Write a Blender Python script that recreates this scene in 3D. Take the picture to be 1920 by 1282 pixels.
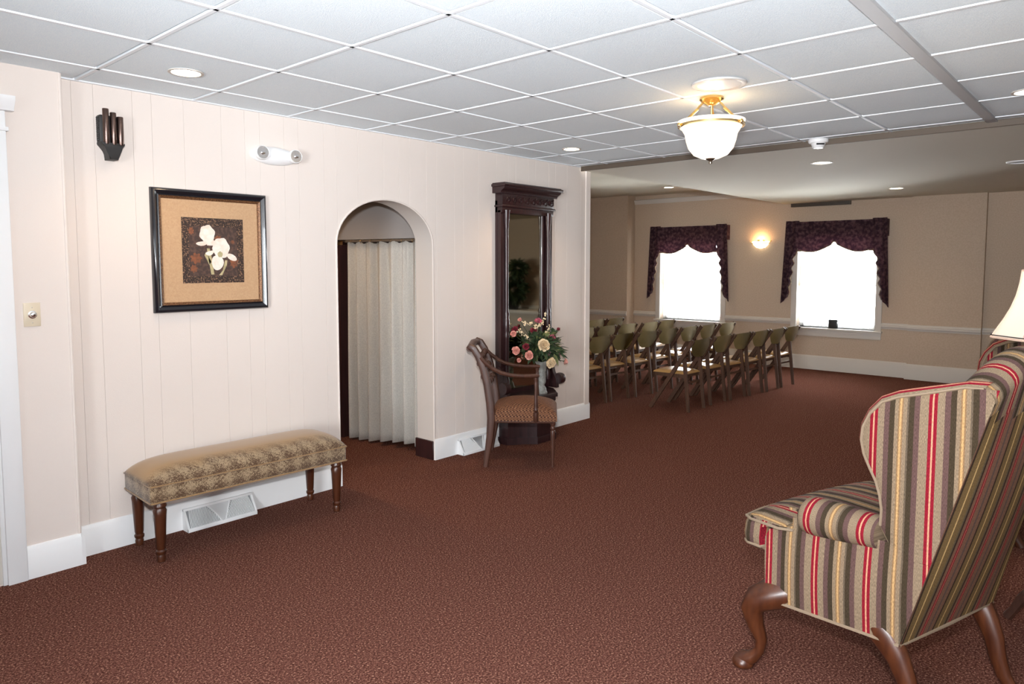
import bpy, bmesh, math, random
from mathutils import Vector, Matrix
random.seed(7)
PI = math.pi
S = bpy.context.scene
for o in list(bpy.data.objects):
    bpy.data.objects.remove(o, do_unlink=True)
COL = S.collection

# ------------------------------------------------------------------ camera
cd = bpy.data.cameras.new('camera'); cam = bpy.data.objects.new('camera', cd); COL.objects.link(cam)
cd.sensor_width = 36.0; cd.lens = 1334.8 / 1920 * 36; cd.shift_y = -47.8 / 1920; cd.clip_start = 0.05
CX, CY, CZ = -0.6969, -4.1794, 1.5574
yaw, pit = 0.7267, -0.0729
F = Vector((math.cos(yaw) * math.cos(pit), math.sin(yaw) * math.cos(pit), math.sin(pit)))
R = Vector((math.sin(yaw), -math.cos(yaw), 0)); U = R.cross(F)
cam.matrix_world = Matrix(((R.x, U.x, -F.x, CX), (R.y, U.y, -F.y, CY), (R.z, U.z, -F.z, CZ), (0, 0, 0, 1)))
S.camera = cam

# ------------------------------------------------------------------ world, lights, exposure
w = bpy.data.worlds.new('overcast_sky'); S.world = w; w.use_nodes = True
w.node_tree.nodes['Background'].inputs[0].default_value = (0.93, 0.97, 1.0, 1)
w.node_tree.nodes['Background'].inputs[1].default_value = 50.0
S.view_settings.view_transform = 'Standard'; S.view_settings.look = 'None'
S.view_settings.exposure = 0.07; S.view_settings.gamma = 1.0; S.view_settings.use_curve_mapping = False


def lamp(name, kind, loc, power, col=(1, 1, 1), size=0.05, direction=None, spot=None, blend=1.0):
    d = bpy.data.lights.new(name, kind); d.energy = power; d.color = col
    if kind in ('POINT', 'SPOT'): d.shadow_soft_size = size
    if kind == 'SPOT': d.spot_size = math.radians(spot); d.spot_blend = blend
    if kind == 'AREA': d.shape = 'RECTANGLE'; d.size, d.size_y = size
    o = bpy.data.objects.new(name, d); COL.objects.link(o); o.location = loc
    if direction: o.rotation_euler = Vector(direction).to_track_quat('-Z', 'Y').to_euler()
    return o


# the photographer's flash: a head just above the lens, tilted up so that most of it bounces off the ceiling
lamp('camera_flash_bounce', 'SPOT', (-.677, -4.159, 1.807), 400, (0.94, 0.97, 1.0), .06, (F.x, F.y, .75), 110, .8)
lamp('camera_flash_direct', 'SPOT', (-.677, -4.159, 1.807), 410, (0.97, 0.98, 1.0), .05, (F.x, F.y, -.03), 150, 1.0)
for y_ in (1.495, -.82):      # window portals: they only guide the sampling of the sky
    o_ = lamp('window_portal', 'AREA', (10.42, y_, 1.27), 1, (1, 1, 1), (1.3, 1.1), (-1, 0, 0)); o_.data.cycles.is_portal = True
o_ = lamp('window_portal', 'AREA', (-3.32, -3.9, 1.375), 1, (1, 1, 1), (1.55, 1.6), (1, 0, 0)); o_.data.cycles.is_portal = True
WARM = (1.0, .68, .40)

# ------------------------------------------------------------------ materials


def mat(name, col, rough=.6, metal=0, col2=None, nscale=40, ndetail=2, spread=(.35, .65), bump=0, bscale=None, spec=.5, coat=0, trans=0, emis=None, estr=0, sheen=0):
    m = bpy.data.materials.new(name); m.use_nodes = True
    N, L = m.node_tree.nodes, m.node_tree.links
    b = N['Principled BSDF']
    b.inputs['Base Color'].default_value = (*col, 1); b.inputs['Roughness'].default_value = rough
    b.inputs['Metallic'].default_value = metal; b.inputs['Specular IOR Level'].default_value = spec
    b.inputs['Coat Weight'].default_value = coat; b.inputs['Transmission Weight'].default_value = trans
    b.inputs['Sheen Weight'].default_value = sheen
    if emis: b.inputs['Emission Color'].default_value = (*emis, 1); b.inputs['Emission Strength'].default_value = estr
    if col2 or bump:
        tc = N.new('ShaderNodeTexCoord')
    if col2:
        n = N.new('ShaderNodeTexNoise'); n.inputs['Scale'].default_value = nscale; n.inputs['Detail'].default_value = ndetail
        L.new(tc.outputs['Object'], n.inputs['Vector'])
        r = N.new('ShaderNodeValToRGB'); r.color_ramp.elements[0].position = spread[0]; r.color_ramp.elements[1].position = spread[1]
        r.color_ramp.elements[0].color = (*col, 1); r.color_ramp.elements[1].color = (*col2, 1)
        L.new(n.outputs['Fac'], r.inputs['Fac']); L.new(r.outputs['Color'], b.inputs['Base Color'])
    if bump:
        n2 = N.new('ShaderNodeTexNoise'); n2.inputs['Scale'].default_value = bscale or nscale; n2.inputs['Detail'].default_value = 3
        L.new(tc.outputs['Object'], n2.inputs['Vector'])
        bp = N.new('ShaderNodeBump'); bp.inputs['Strength'].default_value = bump; bp.inputs['Distance'].default_value = .01
        L.new(n2.outputs['Fac'], bp.inputs['Height']); L.new(bp.outputs['Normal'], b.inputs['Normal'])
    return m


def wood(name, c1, c2, rough=.35, scale=(30, 30, 3), coat=.2):
    m = mat(name, c1, rough, coat=coat); N, L = m.node_tree.nodes, m.node_tree.links
    tc = N.new('ShaderNodeTexCoord'); mp = N.new('ShaderNodeMapping'); mp.inputs['Scale'].default_value = scale
    n = N.new('ShaderNodeTexNoise'); n.inputs['Scale'].default_value = 1.5; n.inputs['Detail'].default_value = 5
    r = N.new('ShaderNodeValToRGB'); r.color_ramp.elements[0].color = (*c1, 1); r.color_ramp.elements[1].color = (*c2, 1)
    r.color_ramp.elements[0].position = .3; r.color_ramp.elements[1].position = .7
    L.new(tc.outputs['Object'], mp.inputs['Vector']); L.new(mp.outputs['Vector'], n.inputs['Vector']); L.new(n.outputs['Fac'], r.inputs['Fac'])
    L.new(r.outputs['Color'], N['Principled BSDF'].inputs['Base Color'])
    return m


def carpet():
    m = mat('carpet_speckled', (.1, .04, .035), 1.0, spec=0); N, L = m.node_tree.nodes, m.node_tree.links
    tc = N.new('ShaderNodeTexCoord')
    n = N.new('ShaderNodeTexNoise'); n.inputs['Scale'].default_value = 125; n.inputs['Detail'].default_value = 3; n.inputs['Roughness'].default_value = .75
    L.new(tc.outputs['Object'], n.inputs['Vector'])
    r = N.new('ShaderNodeValToRGB'); e = r.color_ramp.elements
    e[0].position = .36; e[0].color = (.035, .0115, .0085, 1); e[1].position = .675; e[1].color = (.47, .29, .205, 1)
    x = e.new(.48); x.color = (.090, .036, .027, 1); x = e.new(.585); x.color = (.175, .073, .052, 1)
    L.new(n.outputs['Fac'], r.inputs['Fac']); L.new(r.outputs['Color'], N['Principled BSDF'].inputs['Base Color'])
    bp = N.new('ShaderNodeBump'); bp.inputs['Strength'].default_value = .35; bp.inputs['Distance'].default_value = .006
    L.new(n.outputs['Fac'], bp.inputs['Height']); L.new(bp.outputs['Normal'], N['Principled BSDF'].inputs['Normal'])
    return m


def stripes(name='striped_chenille', back=False):
    m = mat(name, (.4, .3, .2), .95, spec=.08); N, L = m.node_tree.nodes, m.node_tree.links
    uv = N.new('ShaderNodeUVMap'); uv.uv_map = 'UVMap'
    sx = N.new('ShaderNodeSeparateXYZ'); L.new(uv.outputs['UV'], sx.inputs[0])
    d = N.new('ShaderNodeMath'); d.operation = 'DIVIDE'; d.inputs[1].default_value = .172; L.new(sx.outputs[0], d.inputs[0])
    f = N.new('ShaderNodeMath'); f.operation = 'FRACT'; L.new(d.outputs[0], f.inputs[0])
    r = N.new('ShaderNodeValToRGB'); r.color_ramp.interpolation = 'CONSTANT'
    red, bei, pur, drk, yel, tan = (.16, .008, .016), (.165, .118, .077), (.078, .043, .038), (.036, .025, .015), (.33, .20, .088), (.17, .10, .05)
    seq = [(0, red), (.052, (.40, .20, .12)), (.082, red), (.135, bei), (.28, pur), (.37, drk), (.46, (.085, .062, .042)), (.49, bei), (.555, tan), (.58, yel), (.615, tan), (.64, bei), (.70, drk), (.79, pur), (.88, bei)]
    if back:          # the outside back takes a darker ramp with narrower lines
        olv, mau, blk = (.125, .080, .034), (.140, .073, .047), (.030, .018, .012)
        seq = [(0, red), (.035, (.36, .16, .10)), (.05, red), (.09, mau), (.18, blk), (.235, (.09, .066, .04)), (.28, olv), (.43, (.42, .28, .12)), (.465, olv), (.62, blk), (.675, mau), (.80, (.085, .055, .046)), (.86, mau)]
    e = r.color_ramp.elements
    e[0].position = 0; e[0].color = (*red, 1); e[1].position = seq[1][0]; e[1].color = (*seq[1][1], 1)
    for p, c in seq[2:]:
        x = e.new(p); x.color = (*c, 1)
    L.new(f.outputs[0], r.inputs['Fac'])
    mp = N.new('ShaderNodeMapping'); mp.inputs['Scale'].default_value = (900, 120, 1); L.new(uv.outputs['UV'], mp.inputs['Vector'])
    n = N.new('ShaderNodeTexNoise'); n.inputs['Scale'].default_value = 1; n.inputs['Detail'].default_value = 2; L.new(mp.outputs['Vector'], n.inputs['Vector'])
    mr = N.new('ShaderNodeMapRange'); mr.inputs['From Min'].default_value = .3; mr.inputs['From Max'].default_value = .7; mr.inputs['To Min'].default_value = .6; mr.inputs['To Max'].default_value = 1.4
    L.new(n.outputs['Fac'], mr.inputs[0])
    mx = N.new('ShaderNodeMix'); mx.data_type = 'RGBA'; mx.blend_type = 'MULTIPLY'; mx.inputs['Factor'].default_value = 1
    L.new(r.outputs['Color'], mx.inputs[6]); L.new(mr.outputs[0], mx.inputs[7])
    L.new(mx.outputs[2], N['Principled BSDF'].inputs['Base Color'])
    bp = N.new('ShaderNodeBump'); bp.inputs['Strength'].default_value = .25; bp.inputs['Distance'].default_value = .004
    L.new(n.outputs['Fac'], bp.inputs['Height']); L.new(bp.outputs['Normal'], N['Principled BSDF'].inputs['Normal'])
    return m


def damask(name, c1, c2, per=.105, top=None):
    """woven damask: rows of medallions joined by fine scrolls; velvet sheen is painted in as plain gold on the sitting face"""
    m = mat(name, c1, .8, spec=.25, sheen=.3); N, L = m.node_tree.nodes, m.node_tree.links
    tc = N.new('ShaderNodeTexCoord'); sx = N.new('ShaderNodeSeparateXYZ'); L.new(tc.outputs['Object'], sx.inputs[0])

    def M(op, a, b=None):
        k = N.new('ShaderNodeMath'); k.operation = op
        for i, v in enumerate((a, b)):
            if v is None: continue
            if isinstance(v, (int, float)): k.inputs[i].default_value = v
            else: L.new(v, k.inputs[i])
        return k.outputs[0]
    xx = M('ADD', sx.outputs[0], sx.outputs[1]); zz = sx.outputs[2]
    a = M('COSINE', M('MULTIPLY', xx, 2 * PI / per)); b = M('COSINE', M('MULTIPLY', zz, 2 * PI / .085))
    a2 = M('COSINE', M('MULTIPLY', xx, 6 * PI / per)); b2 = M('SINE', M('MULTIPLY', zz, 2 * PI / .028))
    c = M('ADD', M('MULTIPLY', M('ADD', a, b), .06), M('MULTIPLY', M('MULTIPLY', a2, b2), .05))
    n = N.new('ShaderNodeTexNoise'); n.inputs['Scale'].default_value = 95; n.inputs['Detail'].default_value = 1; n.inputs['Distortion'].default_value = 3.0
    L.new(tc.outputs['Object'], n.inputs['Vector'])
    s = M('ADD', c, n.outputs['Fac'])
    r = N.new('ShaderNodeValToRGB'); r.color_ramp.elements[0].position = .46; r.color_ramp.elements[1].position = .51
    r.color_ramp.elements[0].color = (*c1, 1); r.color_ramp.elements[1].color = (*c2, 1)
    L.new(s, r.inputs['Fac'])
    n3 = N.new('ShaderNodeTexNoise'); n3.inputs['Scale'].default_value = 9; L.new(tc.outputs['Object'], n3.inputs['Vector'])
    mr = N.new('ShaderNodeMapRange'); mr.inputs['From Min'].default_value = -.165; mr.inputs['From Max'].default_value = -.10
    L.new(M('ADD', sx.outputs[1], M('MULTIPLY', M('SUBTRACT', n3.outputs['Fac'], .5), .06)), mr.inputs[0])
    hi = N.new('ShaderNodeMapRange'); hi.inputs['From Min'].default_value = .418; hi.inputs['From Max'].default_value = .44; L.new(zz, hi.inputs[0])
    mx = N.new('ShaderNodeMix'); mx.data_type = 'RGBA'; L.new(M('MULTIPLY', mr.outputs[0], hi.outputs[0]), mx.inputs['Factor']); L.new(r.outputs['Color'], mx.inputs[6]); mx.inputs[7].default_value = (*(top or c1), 1)  # mask swaps the pattern for gold, painting the velvet's sheen into the colour
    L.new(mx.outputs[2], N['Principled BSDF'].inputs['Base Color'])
    return m


def dotted(name, ground, dot, light, scale=42):
    m = mat(name, ground, .85, spec=.2); N, L = m.node_tree.nodes, m.node_tree.links
    tc = N.new('ShaderNodeTexCoord'); mp = N.new('ShaderNodeMapping'); mp.inputs['Rotation'].default_value = (.35, .6, .78)
    L.new(tc.outputs['Object'], mp.inputs['Vector'])
    v = N.new('ShaderNodeTexVoronoi'); v.inputs['Scale'].default_value = scale; v.inputs['Randomness'].default_value = .15; L.new(mp.outputs['Vector'], v.inputs['Vector'])
    r = N.new('ShaderNodeValToRGB'); e = r.color_ramp.elements; e[0].position = .28; e[0].color = (*dot, 1); e[1].position = .36; e[1].color = (*ground, 1)
    x = e.new(.66); x.color = (*ground, 1); x = e.new(.74); x.color = (*light, 1)
    L.new(v.outputs['Distance'], r.inputs['Fac']); L.new(r.outputs['Color'], N['Principled BSDF'].inputs['Base Color'])
    return m


def cloth_translucent(name, col, tr=.5, clear=0.0, nscale=300):
    m = bpy.data.materials.new(name); m.use_nodes = True; N, L = m.node_tree.nodes, m.node_tree.links
    N.remove(N['Principled BSDF']); out = N['Material Output']
    d = N.new('ShaderNodeBsdfDiffuse'); t = N.new('ShaderNodeBsdfTranslucent'); mx = N.new('ShaderNodeMixShader'); mx.inputs[0].default_value = tr
    d.inputs[0].default_value = (*col, 1); t.inputs[0].default_value = (*col, 1)
    L.new(d.outputs[0], mx.inputs[1]); L.new(t.outputs[0], mx.inputs[2]); last = mx
    if clear:
        tp = N.new('ShaderNodeBsdfTransparent'); m2 = N.new('ShaderNodeMixShader'); m2.inputs[0].default_value = clear
        L.new(mx.outputs[0], m2.inputs[1]); L.new(tp.outputs[0], m2.inputs[2]); last = m2
    L.new(last.outputs[0], out.inputs[0])
    return m


def pane_glass():
    m = bpy.data.materials.new('window_glass'); m.use_nodes = True; N, L = m.node_tree.nodes, m.node_tree.links
    N.remove(N['Principled BSDF'])
    t = N.new('ShaderNodeBsdfTransparent'); g = N.new('ShaderNodeBsdfGlossy'); g.inputs['Roughness'].default_value = .02
    f = N.new('ShaderNodeFresnel'); f.inputs['IOR'].default_value = 1.45; mx = N.new('ShaderNodeMixShader')
    L.new(f.outputs[0], mx.inputs[0]); L.new(t.outputs[0], mx.inputs[1]); L.new(g.outputs[0], mx.inputs[2]); L.new(mx.outputs[0], N['Material Output'].inputs[0])
    return m


M = {}
M['carpet'] = carpet()
M['paint'] = mat('wall_paint_cream', (.74, .665, .615), .65, spec=.3, bump=.08, bscale=180)
M['jamb'] = mat('arch_jamb_shade', (.60, .55, .51), .7, spec=.2)  # wall paint darkened, so the arch's inner shade is in the colour
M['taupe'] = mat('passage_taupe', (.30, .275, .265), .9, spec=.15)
M['tan'] = mat('wallpaper_tan', (.50, .395, .30), .8, col2=(.55, .44, .34), nscale=60, spec=.2, bump=.1, bscale=220)
M['white'] = mat('trim_white', (.82, .83, .84), .4, spec=.4)
M['offwhite'] = mat('trim_offwhite', (.62, .58, .53), .5, spec=.3)
M['plaster'] = mat('ceiling_plaster', (.66, .63, .53), .85, spec=.2, bump=.05, bscale=90)
M['tile'] = mat('acoustic_tile', (.76, .86, .935), .9, col2=(.88, .955, .99), nscale=240, ndetail=3, spec=.1, bump=.25, bscale=260)
M['bar'] = mat('ceiling_bar_white', (.80, .84, .88), .6)
M['greybar'] = mat('ceiling_track_grey', (.42, .42, .43), .5)
M['brown_trim'] = mat('trim_brown', (.11, .082, .060), .6)
M['darkwood'] = wood('mirror_wood', (.016, .006, .007), (.036, .012, .013), .35)
M['doorwood'] = wood('door_wood', (.020, .006, .006), (.035, .010, .010), .5, coat=0)
M['mahog'] = wood('mahogany', (.034, .008, .003), (.078, .022, .007), .36, coat=.12)
M['armwood'] = wood('armchair_wood', (.042, .014, .008), (.082, .030, .017), .45, coat=.05)
M['chairwood'] = wood('folding_chair_wood', (.046, .019, .009), (.088, .038, .019), .6, coat=0)
M['stripe'] = stripes()
M['stripe_back'] = stripes('striped_back_cloth', True)
M['bench_top'] = mat('bench_velvet_top', (.27, .155, .062), .8, col2=(.22, .125, .05), nscale=60, sheen=.3)
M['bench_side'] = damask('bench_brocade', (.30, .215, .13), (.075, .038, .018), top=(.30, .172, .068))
M['dots'] = dotted('armchair_fabric', (.15, .066, .034), (.022, .009, .010), (.33, .19, .11), 66)
M['olive'] = mat('olive_vinyl', (.20, .155, .062), .45, col2=(.24, .185, .08), nscale=8)
M['vinyl'] = mat('tan_vinyl', (.36, .20, .065), .32, spec=.5)
M['linen'] = mat('curtain_linen', (.86, .83, .77), .9, col2=(.74, .71, .66), nscale=120, spec=.1, bump=.2, bscale=200)
M['sheer'] = cloth_translucent('sheer_white', (.97, .97, .95), .75, .64)
M['valance'] = mat('valance_paisley', (.052, .024, .036), .8, col2=(.15, .08, .088), nscale=24, ndetail=4, spread=(.42, .68), spec=.2)
M['valtrim'] = mat('valance_lining', (.10, .085, .045), .8, col2=(.28, .16, .10), nscale=30)
M['glass'] = pane_glass()
M['mirror'] = mat('mirror_glass', (.50, .47, .38), .03, metal=1)
M['brass'] = mat('brass', (.86, .62, .28), .25, metal=1)
M['chrome'] = mat('chrome', (.88, .88, .89), .2, metal=1)
M['bronze'] = mat('bronze_tube', (.16, .11, .095), .3, metal=1)
M['black'] = mat('black_gloss', (.010, .010, .014), .22, coat=.3)
M['blackmat'] = mat('dark_charcoal', (.014, .013, .013), .5)
M['grille'] = mat('charcoal_grille', (.04, .043, .043), .55)
M['gold'] = mat('antique_gold', (.10, .042, .018), .5, metal=.4, col2=(.26, .13, .06), nscale=150, spread=(.45, .6))
M['mattan'] = mat('picture_mat', (.52, .335, .19), .85, col2=(.47, .29, .16), nscale=120)
M['print'] = mat('print_ground', (.052, .030, .024), .6, col2=(.10, .055, .04), nscale=55, ndetail=4, spread=(.45, .62))
M['print_border'] = mat('print_border', (.028, .016, .012), .6, col2=(.30, .17, .10), nscale=130, ndetail=3, spread=(.52, .66))
M['petal'] = mat('print_petal', (.86, .76, .68), .6, col2=(.80, .62, .52), nscale=30)
M['stem'] = mat('print_stem', (.50, .42, .24), .6, col2=(.32, .28, .14), nscale=40)
M['rust'] = mat('print_rust', (.25, .085, .035), .6, col2=(.14, .055, .03), nscale=60)
M['ringgrey'] = mat('speaker_ring_grey', (.50, .49, .48), .5)
M['plate'] = mat('ivory_plastic', (.66, .57, .43), .4)
M['plastic'] = mat('white_plastic', (.84, .85, .86), .35)
M['bulb'] = mat('downlight_lens', (1, .95, .85), .4, emis=(1, .88, .70), estr=14)
M['bowl'] = mat('alabaster_glass', (.95, .88, .76), .35, emis=(1, .84, .62), estr=1.5)
M['sconce'] = mat('sconce_glass', (.95, .85, .7), .4, emis=(1, .80, .50), estr=5)
M['shade'] = cloth_translucent('lampshade_silk', (.93, .85, .74), .35)
M['shadetrim'] = mat('shade_trim', (.72, .50, .38), .8)
M['ceramic'] = mat('urn_ceramic', (.36, .36, .33), .6, col2=(.22, .22, .20), nscale=40)
M['leaf'] = mat('leaf_green', (.022, .045, .018), .6, col2=(.05, .085, .035), nscale=30)
M['leaflight'] = mat('leaf_light', (.13, .15, .05), .6)
M['cream'] = mat('petal_cream', (.78, .58, .34), .7, col2=(.88, .74, .52), nscale=60)
M['pink'] = mat('petal_pink', (.62, .24, .20), .7, col2=(.75, .38, .30), nscale=60)
M['hotpink'] = mat('petal_magenta', (.45, .06, .13), .7, col2=(.62, .20, .24), nscale=60)
M['red'] = mat('petal_red', (.20, .014, .028), .7)
M['mauve'] = mat('petal_mauve', (.26, .12, .13), .7)
M['amber'] = mat('amber_cloth', (.45, .22, .07), .7)
M['piping'] = mat('piping_beige', (.19, .135, .088), .85)
M['tablewood'] = wood('table_wood', (.03, .010, .006), (.06, .022, .012), .55, coat=0)

# ------------------------------------------------------------------ mesh helpers


def finish(bm, name, ms, smooth=40):
    me = bpy.data.meshes.new(name)
    bmesh.ops.recalc_face_normals(bm, faces=bm.faces)
    if smooth:
        ca = math.radians(smooth)
        for f in bm.faces: f.smooth = True
        for e in bm.edges:
            if len(e.link_faces) == 2 and e.calc_face_angle(0) > ca: e.smooth = False
    bm.to_mesh(me); bm.free()
    for m in (ms if isinstance(ms, (list, tuple)) else [ms]): me.materials.append(m)
    return me


def obj(name, bm, ms, parent=None, label=None, smooth=40, loc=None):
    o = bpy.data.objects.new(name, finish(bm, name, ms, smooth)); COL.objects.link(o)
    if parent: o.parent = parent
    if label: o['label'] = label
    if loc: o.location = loc
    return o


def thing(name, label, cat, loc=(0, 0, 0), rotz=0, group=None):
    o = bpy.data.objects.new(name, None); COL.objects.link(o); o.location = loc; o.rotation_euler = (0, 0, rotz)
    o.empty_display_size = .1
    o['label'] = label; o['category'] = cat
    if group: o['group'] = group
    return o


def tag(o, label, cat, group=None):
    o['label'] = label; o['category'] = cat
    if group: o['group'] = group
    return o


def struct(name, bm, ms, parent=None, smooth=40):
    o = obj(name, bm, ms, parent, smooth=smooth)
    if parent is None: o['kind'] = 'structure'
    return o


def BM(): return bmesh.new()


def box(bm, x0, x1, y0, y1, z0, z1, bev=0, seg=2, mi=0):
    r = bmesh.ops.create_cube(bm, size=1)
    vs = r['verts']
    for v in vs:
        v.co = Vector(((x0 + x1) / 2 + v.co.x * (x1 - x0), (y0 + y1) / 2 + v.co.y * (y1 - y0), (z0 + z1) / 2 + v.co.z * (z1 - z0)))
    fs = set(f for v in vs for f in v.link_faces)
    for f in fs: f.material_index = mi
    if bev:
        es = list(set(e for v in vs for e in v.link_edges))
        bmesh.ops.bevel(bm, geom=es, offset=bev, segments=seg, affect='EDGES', profile=.5)
    return bm


def lathe(bm, prof, n=24, c=(0, 0, 0), a0=0, a1=2 * PI, mi=0, rad=None, axis='z'):
    full = abs(a1 - a0 - 2 * PI) < 1e-6
    rings = []
    cnt = n if full else n + 1
    for (r, z) in prof:
        ring = []
        for i in range(cnt):
            a = a0 + (a1 - a0) * i / n
            k = r * (rad(a, z) if rad else 1)
            p = (k * math.cos(a), k * math.sin(a), z)
            if axis == 'y': p = (p[0], -p[2], p[1])       # axis points to -y (out of the left wall)
            if axis == 'x': p = (-p[2], p[0], p[1])       # axis points to -x (out of the back wall)
            ring.append(bm.verts.new((c[0] + p[0], c[1] + p[1], c[2] + p[2])))
        rings.append(ring)
    for a, b in zip(rings, rings[1:]):
        for i in range(cnt if full else n):
            j = (i + 1) % cnt
            try: bm.faces.new((a[i], a[j], b[j], b[i])).material_index = mi
            except ValueError: pass
    for ring, (r, z) in ((rings[0], prof[0]), (rings[-1], prof[-1])):
        if full and r > 1e-4:
            f = bm.faces.new(ring); f.material_index = mi
    bmesh.ops.remove_doubles(bm, verts=[v for r_ in rings for v in r_], dist=1e-5)
    return bm


def tube(bm, pts, rad, n=8, cap=True, flat=None, mi=0, ref=None):
    """sweep a circle (or ellipse: flat = (across, along ref)) along pts"""
    pts = [Vector(p) for p in pts]
    if not isinstance(rad, (list, tuple)): rad = [rad] * len(pts)
    prev = None; rings = []
    for i, p in enumerate(pts):
        t = (pts[min(i + 1, len(pts) - 1)] - pts[max(i - 1, 0)]).normalized()
        if ref is not None: s = Vector(ref)
        elif prev is None: s = Vector((0, 0, 1)) if abs(t.z) < .9 else Vector((1, 0, 0))
        else: s = prev
        s = (s - t * s.dot(t)).normalized(); q = t.cross(s); prev = s
        a, b = (1, 1) if flat is None else flat
        rings.append([bm.verts.new(p + s * (math.cos(2 * PI * k / n) * rad[i] * a) + q * (math.sin(2 * PI * k / n) * rad[i] * b)) for k in range(n)])
    for a, b in zip(rings, rings[1:]):
        for k in range(n):
            bm.faces.new((a[k], a[(k + 1) % n], b[(k + 1) % n], b[k])).material_index = mi
    if cap:
        bm.faces.new(rings[0]).material_index = mi; bm.faces.new(rings[-1]).material_index = mi
    return bm


def bar(bm, p, q, wd, th, ref=(1, 0, 0), taper=1.0):
    """rectangular bar; wd is the size along ref"""
    p, q = Vector(p), Vector(q); t = (q - p).normalized(); s = Vector(ref); s = (s - t * s.dot(t)).normalized(); k = t.cross(s)
    rings = []
    for c, f in ((p, 1), (q, taper)):
        rings.append([bm.verts.new(c + s * (a * wd / 2 * f) + k * (b * th / 2 * f)) for a, b in ((-1, -1), (1, -1), (1, 1), (-1, 1))])
    for i in range(4):
        bm.faces.new((rings[0][i], rings[0][(i + 1) % 4], rings[1][(i + 1) % 4], rings[1][i]))
    bm.faces.new(rings[0]); bm.faces.new(rings[1])
    return bm


def prism(bm, poly, fn, d0, d1, bev=0, mi=0):
    """poly in 2-D, fn(u, v, d) -> 3-D; extruded from d0 to d1"""
    a = [bm.verts.new(fn(u, v, d0)) for u, v in poly]; b = [bm.verts.new(fn(u, v, d1)) for u, v in poly]
    fs = [bm.faces.new(a), bm.faces.new(b)]
    n = len(poly)
    for i in range(n): fs.append(bm.faces.new((a[i], a[(i + 1) % n], b[(i + 1) % n], b[i])))
    for f in fs: f.material_index = mi
    if bev:
        es = [e for e in fs[1].edges]
        bmesh.ops.bevel(bm, geom=es, offset=bev, segments=2, affect='EDGES', profile=.5)
    return bm


def grid(bm, nu, nv, fn, uvfn=None, mi=0, closed_u=False):
    vs = [[bm.verts.new(fn(i / nu, j / nv)) for j in range(nv + 1)] for i in range(nu if closed_u else nu + 1)]
    uvl = (bm.loops.layers.uv.get('UVMap') or bm.loops.layers.uv.new('UVMap')) if uvfn else None
    L = len(vs)
    for i in range(nu):
        for j in range(nv):
            q = [(i, j), (i + 1, j), (i + 1, j + 1), (i, j + 1)]
            try: f = bm.faces.new([vs[a % L][b] for a, b in q])
            except ValueError: continue
            f.material_index = mi
            if uvl:
                for lp, (a, b) in zip(f.loops, q): lp[uvl].uv = uvfn(a / nu, b / nv)
    return vs


def frame_sweep(bm, x0, x1, z0, z1, prof, fn, mi=0):
    """mitred rectangular frame; prof = [(inset, depth)...] ; fn(u, v, d) -> 3-D"""
    rings = []
    for ins, d in prof:
        rings.append([bm.verts.new(fn(a, b, d)) for a, b in ((x0 + ins, z0 + ins), (x1 - ins, z0 + ins), (x1 - ins, z1 - ins), (x0 + ins, z1 - ins))])
    for a, b in zip(rings, rings[1:]):
        for i in range(4): bm.faces.new((a[i], a[(i + 1) % 4], b[(i + 1) % 4], b[i])).material_index = mi
    return bm


def copy_tree(o, parent=None):
    c = o.copy(); COL.objects.link(c); c.parent = parent
    for ch in o.children: copy_tree(ch, c)
    return c


WL = lambda u, v, d: (u, -d, v)              # left wall: u along x, v up, d out of the wall
WB = lambda u, v, d: (10.15 - d, u, v)       # back wall: u = world y, v up, d out of the wall
HC = 2.504; HP = 2.465; HU = 2.745
XE = 5.157; XG = 5.0; XB = 10.15

# ------------------------------------------------------------------ structure: floor, ceilings, walls
struct('floor', box(BM(), -3.2, 10.6, -7.2, 5.2, -.1, 0), M['carpet'])

# tiled ceiling: backing, bars, one tile each
ceil = struct('ceiling', box(BM(), -3.2, XG, -7.2, 0.2, HC + .03, HC + .1), M['tile'])
XL = [j * .6096 for j in range(-5, 9)]; YL = [-.325 - k * .6096 for k in range(0, 12)]
xs = XL + [XG]; ys = [0.0] + YL
tile_data = None
for i in range(len(xs) - 1):
    for j in range(len(ys) - 1):
        x0, x1, y1, y0 = xs[i] + .014, xs[i + 1] - .014, ys[j] - .014, ys[j + 1] + .014
        full = abs(x1 - x0 - .5816) < 1e-3 and abs(y1 - y0 - .5816) < 1e-3
        if full and tile_data:
            o = bpy.data.objects.new('ceiling_tile', tile_data); COL.objects.link(o); o.parent = ceil
        else:
            hx, hy = (x1 - x0) / 2, (y1 - y0) / 2
            b = box(BM(), -hx, hx, -hy, hy, -.001, .022)
            bot = [e for e in b.edges if all(v.co.z < 0 for v in e.verts)]
            bmesh.ops.bevel(b, geom=bot, offset=.006, segments=1, affect='EDGES')
            o = obj('ceiling_tile', b, M['tile'], ceil, smooth=0)
            if full: tile_data = o.data
        o.location = ((x0 + x1) / 2, (y0 + y1) / 2, HC + .003 + random.uniform(-.0008, .0008))
for x in XL:
    obj('ceiling_bar', box(BM(), x - .009, x + .009, -7.1, 0, HC - .002, HC + .03), M['bar'], ceil, smooth=0)
for k, y in enumerate(YL):
    if k == 5:
        obj('ceiling_track', box(BM(), -3.1, XG, y - .03, y + .03, HC - .012, HC + .03, .002, 1), M['greybar'], ceil, 'wide grey track in the tiled ceiling', smooth=0)
    else:
        obj('ceiling_bar', box(BM(), -3.1, XG, y - .009, y + .009, HC - .002, HC + .03), M['bar'], ceil, smooth=0)
obj('ceiling_edge', box(BM(), -.0 - 3.1, XG, -.02, 0, HC - .004, HC + .03), M['bar'], ceil, smooth=0)

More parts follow.
